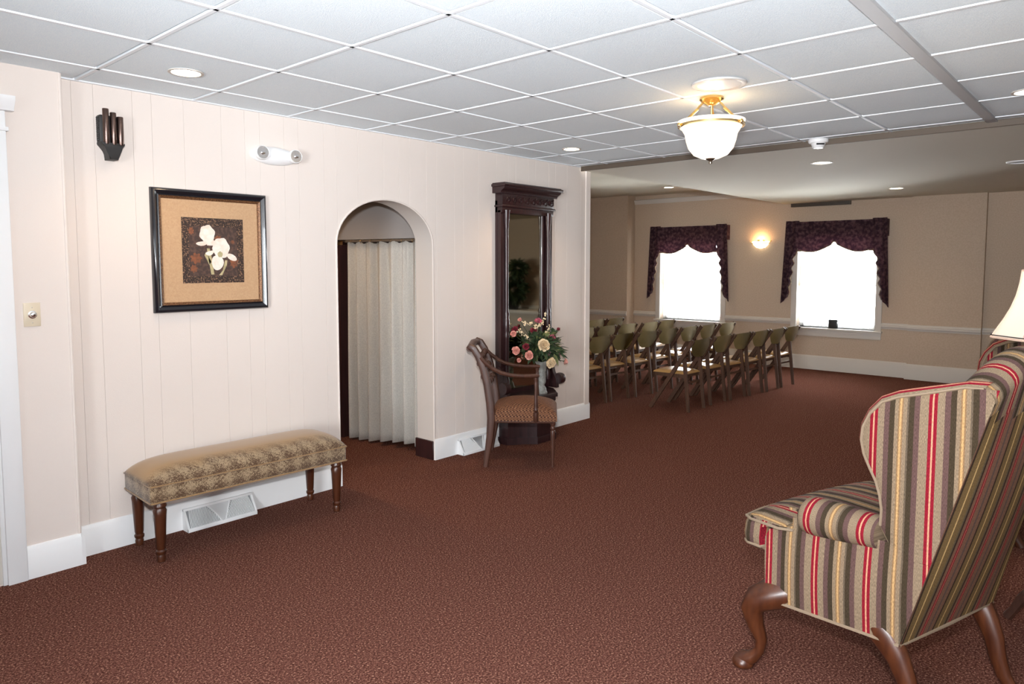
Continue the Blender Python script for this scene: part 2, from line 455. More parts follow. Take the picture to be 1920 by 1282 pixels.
b = box(BM(), XG, 10.6, -7.2, -.05, HP, HU + .1)
struct('ceiling', b, M['plaster'])
struct('ceiling', box(BM(), XG, 10.6, -.05, 5.2, HU, HU + .1), M['plaster'])
struct('trim_1', box(BM(), XG - .014, XG, -7.2, -.02, HP - .004, HC + .002, .003, 1), M['brown_trim'])

# left wall with its arch (backing slab as a polygon, planks as parts)
AX0, AX1, AZS, AZT = 2.182, 3.07, 1.70, 2.03
ACX, ARX, ARZ = (AX0 + AX1) / 2, (AX1 - AX0) / 2, AZT - AZS
arch = [(AX0, 0), (AX0, AZS)] + [(ACX - ARX * math.cos(t), AZS + ARZ * math.sin(t)) for t in [PI * k / 24 for k in range(1, 24)]] + [(AX1, AZS), (AX1, 0)]


def arch_z(x):
    t = (x - ACX) / ARX
    return AZS + ARZ * math.sqrt(max(0, 1 - t * t))


poly = [(.0, 0)] + arch + [(XE, 0), (XE, 2.6), (0, 2.6)]
wl = struct('wall_left', prism(BM(), poly, WL, -.2, -.0035), M['jamb'])
offs = [.587, .690, .883, .984, 1.161, 1.383, 1.532, 1.631]
gro = sorted([o_ + 1.212 * k for k in range(-1, 4) for o_ in offs]); gro = [g for g in gro if .53 < g < XE - .1]
edges = [.51] + gro + [XE - .068]
G = .001
for a, c in zip(edges, edges[1:]):
    a0, c0 = a + G / 2, c - G / 2
    if c0 <= AX0 or a0 >= AX1:
        pl = [(a0, 0), (c0, 0), (c0, HC + .02), (a0, HC + .02)]
    else:
        pl = []
        if a0 < AX0: pl += [(a0, 0), (AX0, 0), (AX0, AZS)]; s = AX0
        else: pl += [(a0, arch_z(a0))]; s = a0
        e = min(c0, AX1); n = 8
        pl += [(s + (e - s) * k / n, arch_z(s + (e - s) * k / n)) for k in range(1, n)]
        if c0 > AX1: pl += [(AX1, AZS), (AX1, 0), (c0, 0)]
        else: pl += [(c0, arch_z(c0))]
        pl += [(c0, HC + .02), (a0, HC + .02)]
    obj('wall_plank', prism(BM(), pl, WL, -.008, 0, bev=.0011), M['paint'], wl, smooth=0)
obj('corner_board', box(BM(), XE - .066, XE + .004, -.016, .0, .15, HC), M['paint'], wl)
# arch edge bead
obj('arch_bead', tube(BM(), [(u, -.001, v) for u, v in arch], .007, 6, True, ref=(0, 1, 0)), M['paint'], wl)

# block beside the door at the left edge
bl = struct('wall_corner', box(BM(), -.6, .51, -.10, .2, 0, 2.6), M['paint'])
obj('corner_bead', tube(BM(), [(.508, -.098, 0), (.508, -.098, HC)], .009, 8), M['paint'], bl)
struct('wall_corner', box(BM(), XE - .1, XE, .2, 5.2, 0, 2.85), M['tan'])

# baseboards of the left wall
def baseboard(bm, x0, x1, face, h=.165, th=.018, fn=WL):
    prism(bm, [(0, 0), (th, 0), (th, h - .02), (th - .006, h - .012), (th - .009, h - .004), (.004, h), (0, h)], lambda u, v, d: fn(d, v, face + u), x0, x1)
    return bm


bb = baseboard(BM(), .51, AX0 + .005, 0)
struct('baseboard_left', bb, M['white'])
bb = baseboard(BM(), AX1 - .002, XE, 0)
prism(bb, [(0, 0), (.018, 0), (.018, .145), (.012, .153), (.004, .165), (0, .165)], lambda u, v, d: (XE + u, d, v), -.018, .25)
struct('baseboard_left', bb, M['white'])
bb = baseboard(BM(), .27, .51, .10)
prism(bb, [(0, 0), (.018, 0), (.018, .145), (.012, .153), (.004, .165), (0, .165)], lambda u, v, d: (.51 + u, d, v), -.118, -.0)
struct('baseboard_corner', bb, M['white'])
struct('baseboard_arch', box(BM(), AX1 - .014, AX1 + .006, -.002, .215, 0, .15, .004, 1), M['doorwood'])

# door at the far left: casing with a capped head, slab behind
dr = bpy.data.objects.new('door_1', None); COL.objects.link(dr); dr['kind'] = 'structure'
obj('door_casing', box(BM(), .185, .268, -.128, -.10, 0, 2.28, .004), M['white'], dr)
obj('door_casing', box(BM(), -.55, .268, -.126, -.10, 2.16, 2.28, .003), M['white'], dr)
b = BM(); prism(b, [(0, 2.28), (.045, 2.28), (.052, 2.295), (.075, 2.325), (.078, 2.345), (0, 2.345)], lambda u, v, d: (d, -.10 - u, v), -.6, .30)
obj('door_cap', b, M['white'], dr)
obj('door_bead', box(BM(), -.55, .278, -.137, -.10, 2.185, 2.205, .004), M['white'], dr)
obj('door_jamb', box(BM(), .168, .19, -.112, .0, 0, 2.2, .003), M['white'], dr)
b = box(BM(), -.5, .168, -.106, -.09, .01, 2.17)
frame_sweep(b, -.38, .05, .25, 1.0, [(0, 0), (.02, -.012), (.04, -.012), (.06, 0)], lambda u, v, d: (u, -.107 - d, v))
frame_sweep(b, -.38, .05, 1.15, 2.0, [(0, 0), (.02, -.012), (.04, -.012), (.06, 0)], lambda u, v, d: (u, -.107 - d, v))
obj('door_slab', b, M['offwhite'], dr)

# passage behind the arch
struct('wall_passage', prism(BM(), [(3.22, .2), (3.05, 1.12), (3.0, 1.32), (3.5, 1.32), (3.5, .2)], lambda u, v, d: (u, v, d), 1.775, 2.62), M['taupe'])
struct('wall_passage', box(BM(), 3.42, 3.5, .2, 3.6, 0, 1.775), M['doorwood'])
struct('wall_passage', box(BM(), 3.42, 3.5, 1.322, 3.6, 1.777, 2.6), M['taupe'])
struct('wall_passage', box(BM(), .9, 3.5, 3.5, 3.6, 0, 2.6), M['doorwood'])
struct('wall_passage', box(BM(), .9, 1.0, .2, 3.6, 0, 2.6), M['paint'])
struct('ceiling', box(BM(), .9, 3.5, .2, 3.6, 2.56, 2.62), M['plaster'])
b = prism(BM(), [(3.02, 0), (3.125, 0), (3.125, 1.735), (3.06, 1.73), (3.035, 1.72), (3.02, 1.69)], lambda u, v, d: (u, d, v), 1.17, 1.24)
struct('trim_2', b, M['doorwood'])

# other walls of the front room and the far room
b = BM()      # unseen wall behind the camera; its window is added to daylight the front room
for ya, yb, za, zb in ((-7.2, -4.7, 0, 2.7), (-3.1, .2, 0, 2.7), (-4.7, -3.1, 0, .6), (-4.7, -3.1, 2.15, 2.7)): box(b, -3.3, -3.2, ya, yb, za, zb)
struct('wall_front', b, M['paint'], smooth=0)
t = bpy.data.objects.new('added_window', None); COL.objects.link(t); t['kind'] = 'structure'
b = BM()
for ya, yb, za, zb in ((-4.7, -4.65, .6, 2.15), (-3.15, -3.1, .6, 2.15), (-4.7, -3.1, .6, .65), (-4.7, -3.1, 2.10, 2.15), (-3.92, -3.88, .6, 2.15)): box(b, -3.28, -3.19, ya, yb, za, zb)
obj('window_frame', b, M['white'], t)
for ya, yb in ((-4.66, -3.91), (-3.89, -3.14)): obj('window_pane', box(BM(), -3.245, -3.24, ya, yb, .63, 2.11), M['glass'], t)
struct('wall_right', box(BM(), -3.3, 10.6, -7.3, -7.2, 0, 2.9), M['tan'])
struct('wall_far_left', box(BM(), XE - .1, 10.6, 5.2, 5.3, 0, 2.9), M['tan'])
struct('wall_left', box(BM(), -3.3, -.6, -.10, .2, 0, 2.7), M['paint'])

# back wall with two window openings
W1, W2 = (.945, 2.045), (-1.365, -.275); WZ0, WZ1 = .625, 1.92
b = BM()
x0, x1 = XB, XB + .25
for (ya, yb, za, zb) in ((-7.2, W2[0], 0, 2.9), (W2[1], W1[0], 0, 2.9), (W1[1], 5.2, 0, 2.9), (W2[0], W2[1], 0, WZ0), (W2[0], W2[1], WZ1, 2.9), (W1[0], W1[1], 0, WZ0), (W1[0], W1[1], WZ1, 2.9)):
    box(b, x0, x1, ya, yb, za, zb)
wb = struct('wall_back', b, M['tan'], smooth=0)
obj('wall_pilaster', box(BM(), XB - .09, XB, -2.64, -1.80, 0, HP + .02), M['tan'], wb)
obj('wall_pilaster', box(BM(), XB - .24, XB, 2.57, 5.2, 0, HU + .02), M['tan'], wb)
# baseboards and chair rails of the back wall, following its steps


def rail(bm, prof, runs):
    for ya, yb, off in runs:
        prism(bm, prof, lambda u, v, d: WB(d, v, off + u), ya, yb)
    return bm


BPROF = [(0, 0), (.02, 0), (.02, .185), (.014, .195), (.004, .21), (0, .21)]
RPROF = [(0, .66), (.012, .66), (.016, .68), (.028, .69), (.03, .71), (.016, .718), (.012, .74), (0, .745)]
struct('baseboard_back', rail(BM(), BPROF, [(-7.2, -2.66, 0), (-2.66, -1.78, .09), (-1.80, 2.57, 0), (2.55, 5.2, .24)]), M['offwhite'])
struct('trim_3', rail(BM(), RPROF, [(-7.2, -2.64, 0), (-2.64, -1.80, .09), (-1.80, W2[0] - .08, 0), (W2[1] + .08, W1[0] - .08, 0), (W1[1] + .08, 2.57, 0), (2.57, 5.2, .24)]), M['offwhite'])
struct('trim_4', rail(BM(), [(0, 2.60), (.015, 2.60), (.02, 2.63), (.035, 2.645), (.04, 2.67), (0, 2.68)], [(-.05, 2.57, 0)]), M['offwhite'])


def window(name, y0, y1):
    t = bpy.data.objects.new(name, None); COL.objects.link(t); t['kind'] = 'structure'
    b = BM()
    box(b, XB - .022, XB + .02, y0 - .085, y0, WZ0 - .01, WZ1 + .09, .004); box(b, XB - .022, XB + .02, y1, y1 + .085, WZ0 - .01, WZ1 + .09, .004)
    box(b, XB - .022, XB + .02, y0, y1, WZ1, WZ1 + .09, .004)
    obj('window_casing', b, M['offwhite'], t)
    obj('window_sill', box(BM(), XB - .06, XB + .24, y0 - .10, y1 + .10, WZ0 - .03, WZ0, .006), M['offwhite'], t)
    obj('window_apron', box(BM(), XB - .018, XB, y0 - .085, y1 + .085, WZ0 - .125, WZ0 - .03, .004), M['offwhite'], t)
    b = BM()
    for ya, yb, za, zb in ((y0, y0 + .05, WZ0, WZ1), (y1 - .05, y1, WZ0, WZ1), (y0, y1, WZ0, WZ0 + .07), (y0, y1, WZ1 - .06, WZ1), (y0, y1, 1.24, 1.29)):
        box(b, XB + .16, XB + .20, ya, yb, za, zb)
    obj('window_sash', b, M['white'], t)
    for za, zb in ((WZ0 + .06, 1.25), (1.28, WZ1 - .05)):
        obj('window_pane', box(BM(), XB + .176, XB + .182, y0 + .04, y1 - .04, za, zb), M['glass'], t)
    return t


window('window_1', *W1); window('window_2', *W2)

# ------------------------------------------------------------------ window dressings


def sheer(y0, y1, label):
    b = BM(); n = 150; W_ = y1 - y0

    def fn(u, v):
        y = y0 + .006 + (W_ - .012) * u
        return (XB + .085 + .014 * math.sin(u * 2 * PI * 15 + 1.3 * math.sin(u * 9)) * (.6 + .4 * v), y, WZ0 + .012 + v * (WZ1 - WZ0 - .03))
    grid(b, n, 4, fn)
    o = obj('sheer_curtain', b, M['sheer'], smooth=180)
    return tag(o, label, 'curtain', 'sheer curtains')


sheer(*W1, 'white sheer curtain glowing in the window left of the wall sconce')
sheer(*W2, 'white sheer curtain glowing in the window right of the wall sconce')


def valance(yc, hw, label):
    t = thing('window_valance', label, 'valance', (XB, yc, 0), 0, 'window valances')
    T, TB = 2.185, 2.02

    def pleat(y): return .012 * math.sin(y * 60) + .006 * math.sin(y * 23 + 1)
    # two swags
    for s in (-1, 1):
        b = BM(); ya, yb = (0, s * (hw - .17))

        def fn(u, v):
            y = ya + (yb - ya) * u
            low = 1.86 - .10 * math.sin(min(1, u * 1.15) * PI * .72) ** 1.2 - .03 * u
            if u < .06: low += .03
            z = T + (low - T) * v
            d = .10 + .02 * math.sin(v * PI) + .010 * math.sin(v * 22 + u * 3) * v + .010 * math.cos(u * 20) * (1 - v)
            return (-d, y, z)
        grid(b, 24, 14, fn)
        bmesh.ops.solidify(b, geom=b.faces[:], thickness=.008)
        o = obj('swag', b, M['valance'], t)
        b = BM(); tube(b, [Vector(fn(u / 24, 1)) + Vector((-.004, 0, 0)) for u in range(25)], .008, 6)
        obj('swag_trim', b, M['valtrim'], o)
    # two jabots with a zig-zag inner edge
    zz = [(0, .19), (.08, .18), (.17, .125), (.27, .165), (.36, .115), (.46, .155), (.56, .105), (.66, .14), (.77, .095), (.88, .125), (1, .095)]
    for s in (-1, 1):
        b = BM()

        def wdt(v):
            for (a, p), (c, q) in zip(zz, zz[1:]):
                if a <= v <= c: return p + (q - p) * (v - a) / (c - a)
            return .02

        def fn(u, v):
            flare = .055 * v
            vv = v
            top, botm = T + .015, .965
            z = top + (botm - top) * v + (.10 * u * v * v)
            wd = .19 if v < .36 else wdt((v - .36) / .64)
            y = s * (hw + flare - wd * u)
            return (-.115 - .018 * math.sin(u * 3 * PI + .5), y, z)
        grid(b, 10, 40, fn)
        bmesh.ops.solidify(b, geom=b.faces[:], thickness=.008)
        o = obj('jabot', b, M['valance'], t)
        b = BM(); tube(b, [Vector(fn(1, v / 40)) for v in range(14, 41)], .007, 6)
        obj('jabot_trim', b, M['valtrim'], o)
        obj('return', box(BM(), -.11, -.001, min(s * hw, s * (hw - .01)), max(s * hw, s * (hw - .01)), 1.95, T), M['valance'], t)
    obj('mounting_board', box(BM(), -.10, -.001, -hw + .01, hw - .01, T - .025, T - .005), M['valance'], t)
    return t


valance(1.50, .69, 'dark plum swag valance with jabots over the left window')
valance(-.815, .69, 'dark plum swag valance with jabots over the right window')

t = thing('wall_sconce', 'small glowing half-bowl sconce on the wall between the windows', 'wall lamp', (XB, .30, 1.88))
b = BM(); lathe(b, [(.02, -.075), (.07, -.06), (.11, -.02), (.135, .03), (.128, .03), (.10, -.015), (.06, -.05), (.0, -.062)], 16, (0, 0, 0), PI / 2, 3 * PI / 2)
obj('glass_bowl', b, M['sconce'], t)
b = BM(); lathe(b, [(.131, .0), (.137, .0), (.137, .008), (.131, .008)], 16, (0, 0, 0), PI / 2, 3 * PI / 2); tube(b, [(-.02, .13, .0), (-.03, .17, .045)], .008, 6); tube(b, [(-.02, -.13, .0), (-.03, -.17, .045)], .008, 6); box(b, -.02, 0, -.05, .05, -.07, .06, .004)
obj('brass_bracket', b, M['brass'], t)
lamp('sconce_bulb', 'POINT', (XB - .055, .30, 1.95), 2.6, (1, .55, .22), .03)

t = thing('air_vent', 'dark brown slot vent under the ceiling above the right window', 'vent', (XB, -.58, 2.43))
b = box(BM(), -.05, 0, -.42, .42, -.02, .033, .003); obj('vent_body', b, M['brown_trim'], t)
for k in range(3): obj('vent_slat', box(BM(), -.056, -.05, -.41, .41, -.013 + k * .014, -.008 + k * .014), M['blackmat'], t)

t = thing('small_box', 'small dark box standing on the sill of the right window', 'box', (XB + .02, -.80, WZ0))
obj('box_body', box(BM(), -.03, .03, -.06, .06, 0, .125, .006), M['blackmat'], t)
obj('box_lid', box(BM(), -.034, .034, -.064, .064, .095, .13, .005), M['grille'], t)

# ------------------------------------------------------------------ ceiling fittings


def downlight(x, y, z, r, label, power=14):
    t = thing('recessed_light', label, 'ceiling light', (x, y, z), 0, 'recessed ceiling lights')
    b = BM(); lathe(b, [(r * .80, .0), (r * .84, -.006), (r, -.005), (r, .0), (r * .82, .001)], 28); obj('trim_ring', b, M['offwhite'], t)
    b = BM(); lathe(b, [(.001, -.0022), (r * .55, -.003), (r * .80, -.001)], 28); obj('lens', b, M['bulb'], t)
    if power: lamp('recessed_bulb', 'SPOT', (x, y, z - .02), power, WARM, .05, (0, 0, -1), 125, .8)
    return t


downlight(.919, -.589, HC, .082, 'glowing recessed light in the tiled ceiling above the wall chime and picture', 18)
downlight(4.06, -.605, HC, .078, 'glowing recessed light in the tiled ceiling near the tall mirror', 34)
downlight(4.16, -3.655, HC, .085, 'glowing recessed light cut by the right edge of the photo', 22)
downlight(5.96, -1.965, HP, .09, 'glowing recessed light in the plaster ceiling just beyond the smoke detector', 24)
downlight(8.755, -1.907, HP, .09, 'glowing recessed light in the plaster ceiling near the back wall above the right window', 24)
downlight(9.20, 1.385, HU, .09, 'glowing recessed light in the raised ceiling above the left window', 24)
downlight(8.755, -4.6, HP, .09, 'added recessed light in the plaster ceiling of the far corner, out of view', 24)  # added out of view to brighten the corner that the mirror reflects
downlight(6.6, 2.6, HU, .09, 'added recessed light in the raised ceiling, out of view behind the panelled wall', 24)  # added out of view to light the far room's walls
downlight(2.2, .85, 2.56, .08, 'added unseen recessed light in the passage ceiling behind the arch', 80)  # added out of view to brighten the passage curtain
t = thing('ceiling_vent', 'unlit white ring in the plaster ceiling at the right edge', 'vent', (7.05, -3.30, HP))
b = BM(); lathe(b, [(.075, 0), (.08, -.012), (.10, -.010), (.105, 0)], 24); obj('vent_ring', b, M['white'], t)
b = BM(); lathe(b, [(.001, -.001), (.07, -.002), (.075, 0)], 24); obj('vent_core', b, M['grille'], t)

t = thing('ceiling_speaker', 'round white speaker grille in the ceiling beside the hanging lamp', 'speaker', (2.88, -2.455, HC))
b = BM(); lathe(b, [(.118, -.006), (.125, -.010), (.140, -.008), (.142, .0)], 32); obj('speaker_ring', b, M['ringgrey'], t)
b = BM(); lathe(b, [(.001, -.013), (.06, -.012), (.10, -.008), (.119, -.005)], 32); obj('speaker_grille', b, M['plastic'], t)

t = thing('smoke_detector', 'small white smoke detector on the ceiling edge right of the hanging lamp', 'smoke detector', (4.955, -2.27, HC))
b = BM(); lathe(b, [(.001, -.028), (.066, -.028), (.072, -.02), (.072, .0)], 24); obj('detector_base', b, M['plastic'], t)
b = BM(); lathe(b, [(.001, -.068), (.034, -.066), (.042, -.058), (.055, -.028)], 24); obj('detector_head', b, M['plastic'], t)
b = BM(); box(b, -.053, -.046, -.028, .028, -.046, -.034); o = obj('detector_slot', b, M['blackmat'], t); o.rotation_euler = (0, 0, yaw - .1)

# hanging bowl lamp
LX, LY = 3.142, -2.286
t = thing('bowl_pendant_lamp', 'brass semi-flush ceiling lamp with a glowing alabaster glass bowl', 'ceiling lamp', (LX, LY, HC))
b = BM(); lathe(b, [(.065, 0), (.068, -.012), (.058, -.024), (.04, -.034), (.02, -.045), (.001, -.046)], 28); obj('canopy', b, M['brass'], t)
b = BM(); lathe(b, [(.174, -.166), (.186, -.163), (.186, -.152), (.174, -.150)], 40); pass
obj('rim_band', b, M['brass'], t)
b = BM(); lathe(b, [(.001, -.345), (.05, -.342), (.095, -.322), (.125, -.285), (.138, -.245), (.146, -.205), (.166, -.172), (.178, -.154), (.185, -.143), (.187, -.132), (.181, -.131), (.177, -.146), (.172, -.152), (.160, -.17), (.140, -.205), (.131, -.245), (.118, -.281), (.09, -.315), (.001, -.335)], 40)
obj('glass_bowl', b, M['bowl'], t)
b = BM(); lathe(b, [(.001, -.375), (.008, -.372), (.010, -.362), (.006, -.358), (.018, -.352), (.028, -.345), (.030, -.338), (.001, -.338)], 20); obj('finial', b, mat('pewter', (.30, .25, .20), .35, metal=1), t)
b = BM(); tube(b, [(0, 0, -.04), (0, 0, -.335)], .006, 8); obj('stem', b, M['brass'], t)
for k in range(3):
    a = math.radians(100 + 120 * k) + yaw
    ca, sa = math.cos(a), math.sin(a)
    b = BM()
    P = lambda r, z: (ca * r, sa * r, z)
    tube(b, [P(.05, -.03), P(.075, -.055), P(.09, -.075)], .006, 6)
    tube(b, [P(.085, -.07), P(.155, -.135)], [.009, .007], 8)
    tube(b, [P(.155 + .018 * math.cos(q), -.142 + .018 * math.sin(q)) for q in [2 * PI * i / 12 for i in range(13)]], .0035, 6, False)
    lathe(b, [(.001, -.012), (.01, -.008), (.012, 0), (.008, .009), (.001, .012)], 10, P(.194, -.158))
    obj('arm', b, M['brass'], t)
lamp('pendant_bulb', 'POINT', (LX, LY, HC - .16), 9, (1, .70, .42), .05)

# ------------------------------------------------------------------ things on the left wall
# door chime
t = thing('door_chime', 'dark bronze door chime with three upright tubes high on the wall', 'chime', (.757, 0, 2.11))
b = BM(); prism(b, [(-.056, .085), (.054, .085), (.054, .225), (.046, .232), (-.050, .232), (-.056, .225)], WL, 0, .045, .004); obj('chime_body', b, M['blackmat'], t)
b = BM()
for k in range(12): box(b, -.060, -.055, -.036, -.008, .10 + k * .0105, .105 + k * .0105)
for k in range(12): box(b, .053, .058, -.036, -.008, .10 + k * .0105, .105 + k * .0105)
o = obj('chime_louvre', b, M['grille'], t); o['kind'] = 'stuff'
for k, (x, h) in enumerate(((-.030, .262), (.006, .246), (.040, .228))):
    b = BM(); lathe(b, [(.0145, .078), (.0155, .08), (.0155, h - .002), (.0145, h), (.012, h), (.012, h - .01), (.001, h - .01)], 16, (x, -.062, 0)); obj('chime_tube', b, M['bronze'], t)
b = BM()
prof = [(.058, .088), (.056, .078), (.044, .064), (.032, .048), (.025, .03), (.022, .0)]
poly = prof + [(-x, z) for x, z in reversed(prof)]
prism(b, poly, WL, 0, .075, .006); obj('chime_bracket', b, M['blackmat'], t)

# emergency light
t = thing('emergency_light', 'white oval emergency light with two chrome lamp heads on the wall', 'emergency light', (1.725, 0, 2.243))
b = BM()
grid(b, 32, 10, lambda u, v: (.165 * math.cos(2 * PI * u) * math.cos(v * PI / 2), -.001 - .055 * math.sin(v * PI / 2), .058 * math.sin(2 * PI * u) * math.cos(v * PI / 2)), closed_u=True)
bmesh.ops.remove_doubles(b, verts=b.verts[:], dist=1e-4)
obj('light_body', b, M['plastic'], t, smooth=180)
for s in (-1, 1):
    ax = s * .115
    b = BM(); lathe(b, [(.03, .0), (.042, .02), (.044, .04), (.041, .052), (.038, .050), (.036, .04), (.001, .022)], 20, (ax, -.025, .004), axis='y')
    hd = obj('lamp_housing', b, M['plastic'], t)
    b = BM(); lathe(b, [(.0385, .051), (.030, .036), (.016, .026), (.001, .024)], 20, (ax, -.025, .004), axis='y')
    for q in range(8):
        a = q * PI / 4; tube(b, [(ax + .012 * math.cos(a), -.052, .004 + .012 * math.sin(a)), (ax + .036 * math.cos(a), -.074, .004 + .036 * math.sin(a))], .0022, 5)
    obj('reflector', b, M['chrome'], hd)
    b = BM(); lathe(b, [(.001, .062), (.012, .060), (.013, .04), (.001, .03)], 12, (ax, -.025, .004), axis='y'); obj('lamp_bulb', b, M['chrome'], hd)

# framed picture
t = thing('framed_picture', 'black and gold framed print of two white irises with a tan mat', 'picture', (1.302, 0, 1.283))
hw, ph = .347, .706
b = BM(); frame_sweep(b, -hw, hw, 0, ph, [(0, 0), (0, .022), (.006, .032), (.016, .036), (.026, .028), (.034, .022), (.040, .026)], WL)
obj('frame', b, M['black'], t)
b = BM(); frame_sweep(b, -hw, hw, 0, ph, [(.039, .020), (.043, .028), (.050, .024), (.056, .016), (.058, .010)], WL); obj('gilt_lip', b, M['gold'], t)
obj('mat_board', box(BM(), -hw + .03, hw - .03, -.012, -.004, .03, ph - .03), M['mattan'], t)
b = BM()
px0, px1, pz0, pz1 = -.180, .195, .165, .548
def flat(poly, d, mi): prism(b, poly, WL, d - .0006, d, mi=mi)
flat([(px0, pz0), (px1, pz0), (px1, pz1), (px0, pz1)], .0135, 1)
flat([(px0 + .042, pz0 + .04), (px1 - .042, pz0 + .04), (px1 - .042, pz1 - .05), (px0 + .042, pz1 - .05)], .0142, 0)
def blob(cx, cz, rx, rz, n=18, wob=.12, f=5, ph_=0, rot=0):
    o_ = []
    for k in range(n):
        a = 2 * PI * k / n; r = 1 + wob * math.sin(f * a + ph_)
        x, z = rx * r * math.cos(a), rz * r * math.sin(a)
        o_.append((cx + x * math.cos(rot) - z * math.sin(rot), cz + x * math.sin(rot) + z * math.cos(rot)))
    return o_
for c in ((-.1, .31, .032, .03), (.035, .425, .022, .02), (-.125, .47, .016, .02), (-.115, .25, .02, .022), (.125, .41, .011, .011), (.13, .29, .024, .034), (.09, .39, .007, .007)):
    flat(blob(c[0], c[1], c[2], c[3], 22, .22, 7, c[0] * 50), .0147, 4)
for pts in ([(-.035, .37), (-.025, .30), (-.012, .215), (.006, .215), (-.004, .30), (-.018, .37)], [(.075, .30), (.06, .24), (.035, .21), (.055, .21), (.085, .27), (.09, .30)], [(-.05, .33), (-.022, .27), (-.01, .29), (-.04, .35)]):
    flat(pts, .0151, 3)
for bl_ in (blob(-.030, .455, .046, .052, 24, .07, 6), blob(-.062, .398, .036, .013, 14, .1, 3, 0, .12), blob(-.012, .405, .03, .02, 14), blob(.052, .372, .052, .062, 26, .06, 6, 1), blob(.028, .285, .037, .044, 20, .05, 3, 1), blob(.118, .318, .034, .018, 16, .08, 2, 0, -.6), blob(-.018, .342, .026, .013, 14, .1, 3, 0, .3)):
    flat(bl_, .0156 + random.uniform(0, .0004), 2)
flat(blob(.045, .335, .016, .018, 12), .0164, 3)
obj('print', b, [M['print'], M['print_border'], M['petal'], M['stem'], M['rust']], t, 'flat print of two white irises on dark brown', smooth=0)
obj('backing', box(BM(), -hw + .01, hw - .01, -.004, 0, .01, ph - .01), M['blackmat'], t)

# dimmer plate
t = thing('dimmer_switch', 'ivory wall plate with a round chrome dimmer knob beside the door', 'switch', (.343, -.10, 1.312))
b = BM(); prism(b, [(-.036, -.058), (.036, -.058), (.036, .058), (-.036, .058)], WL, 0, .006, .003); obj('plate', b, M['plate'], t)
b = BM(); lathe(b, [(.019, .006), (.019, .010), (.014, .012), (.013, .024), (.010, .027), (.001, .028)], 20, (0, 0, 0), axis='y'); obj('knob', b, M['chrome'], t)
for zz_ in (.035, -.04):
    b = BM(); lathe(b, [(.003, .006), (.002, .0075), (.001, .0078)], 8, (0, 0, zz_), axis='y'); obj('screw', b, M['chrome'], t)


def register(x, wdt, label):
    t = thing('floor_register', label, 'vent', (x, -.0185, 0), 0, 'baseboard registers')
    dp, h = .075, .125
    fr = lambda s, q: (s, -(.012 + (dp - .012) * (1 - q)), .018 + (h - .03) * q)     # sloping face: s along, q up
    b = BM()
    prism(b, [(0, 0), (dp, 0), (dp, .016), (.014, h - .01), (.006, h), (0, h)], lambda u, v, d: (d, -u, v), -wdt / 2, -wdt / 2 + .012)
    prism(b, [(0, 0), (dp, 0), (dp, .016), (.014, h - .01), (.006, h), (0, h)], lambda u, v, d: (d, -u, v), wdt / 2 - .012, wdt / 2)
    box(b, -wdt / 2, wdt / 2, -dp - .002, -dp + .010, 0, .022, .002); box(b, -wdt / 2, wdt / 2, -.016, 0, h - .014, h, .002)
    obj('register_frame', b, M['white'], t)
    b = BM(); prism(b, [(0, .0), (dp - .014, .0), (.004, h - .012), (0, h - .012)], lambda u, v, d: (d, -u, v), -wdt / 2 + .01, wdt / 2 - .01); obj('register_core', b, mat('register_inside', (.30, .31, .32), .6), t)
    hwd = wdt / 2 - .016
    n = 22
    for sgn in (-1, 1):          # curved fins that fan out from the middle, one each
        for k in range(n):
            s1 = .018 + (hwd - .018) * (k + .5) / n
            b = BM(); pts = []
            qm = min(1.0, s1 / (hwd * .45))
            for j in range(6):
                q = qm * j / 5
                pts.append(fr(sgn * (s1 - .07 * s1 * q * q), q))
            for p, q in zip(pts, pts[1:]): bar(b, p, q, .0028, .006, (1, 0, 0))
            obj('register_fin', b, M['white'], t)
    b = BM()
    for sgn in (-1, 1): bar(b, fr(sgn * .01, .0), fr(sgn * .42 * hwd * .8, 1), .006, .008, (1, 0, 0))
    obj('damper_arm', b, M['white'], t)
    b = BM(); q0, q1 = .40 * hwd, 1.0
    b.faces.new([b.verts.new(p_) for p_ in (fr(-.006, 0), fr(.006, 0), fr(q0, q1), fr(-q0, q1))]); bmesh.ops.solidify(b, geom=b.faces[:], thickness=.003); obj('damper_plate', b, M['white'], t)
    return t


register(1.285, .43, 'white baseboard register on the wall under the upholstered bench')
register(3.525, .43, 'white baseboard register on the wall behind the wooden armchair')

# ------------------------------------------------------------------ bench
t = thing('upholstered_bench', 'long bench in golden brocade on turned mahogany legs', 'bench', (1.335, -.245, 0), math.radians(-2.2))
BL, BD = .585, .195
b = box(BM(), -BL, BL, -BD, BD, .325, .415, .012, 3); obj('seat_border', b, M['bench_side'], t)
b = BM()


def cush(u, v):
    x, y = (u - .5) * 2, (v - .5) * 2
    return x, y
def dome(px, py): return (1 - abs(px) ** 8) ** .5 * (1 - abs(py) ** 3.2) ** .55
def cfn(u, v):
    x, y = cush(u, v); x = math.copysign(1 - (1 - abs(x)) ** 1.7, x); y = math.copysign(1 - (1 - abs(y)) ** 1.4, y)
    return (x * (BL + .004), y * (BD + .004), .412 + .098 * dome(x, y))
vs = grid(b, 40, 18, cfn)
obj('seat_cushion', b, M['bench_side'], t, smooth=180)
b = BM()
for z in (.414, .326):
    tube(b, [(-BL, -BD, z), (BL, -BD, z), (BL, BD, z), (-BL, BD, z), (-BL, -BD, z)], .005, 6, False)
obj('piping', b, M['bench_top'], t)
LEG = [(.012, 0), (.020, .004), (.022, .03), (.019, .04), (.025, .05), (.026, .06), (.020, .068), (.023, .08), (.031, .25), (.034, .275), (.027, .29), (.034, .298), (.034, .306), (.028, .315), (.028, .335)]
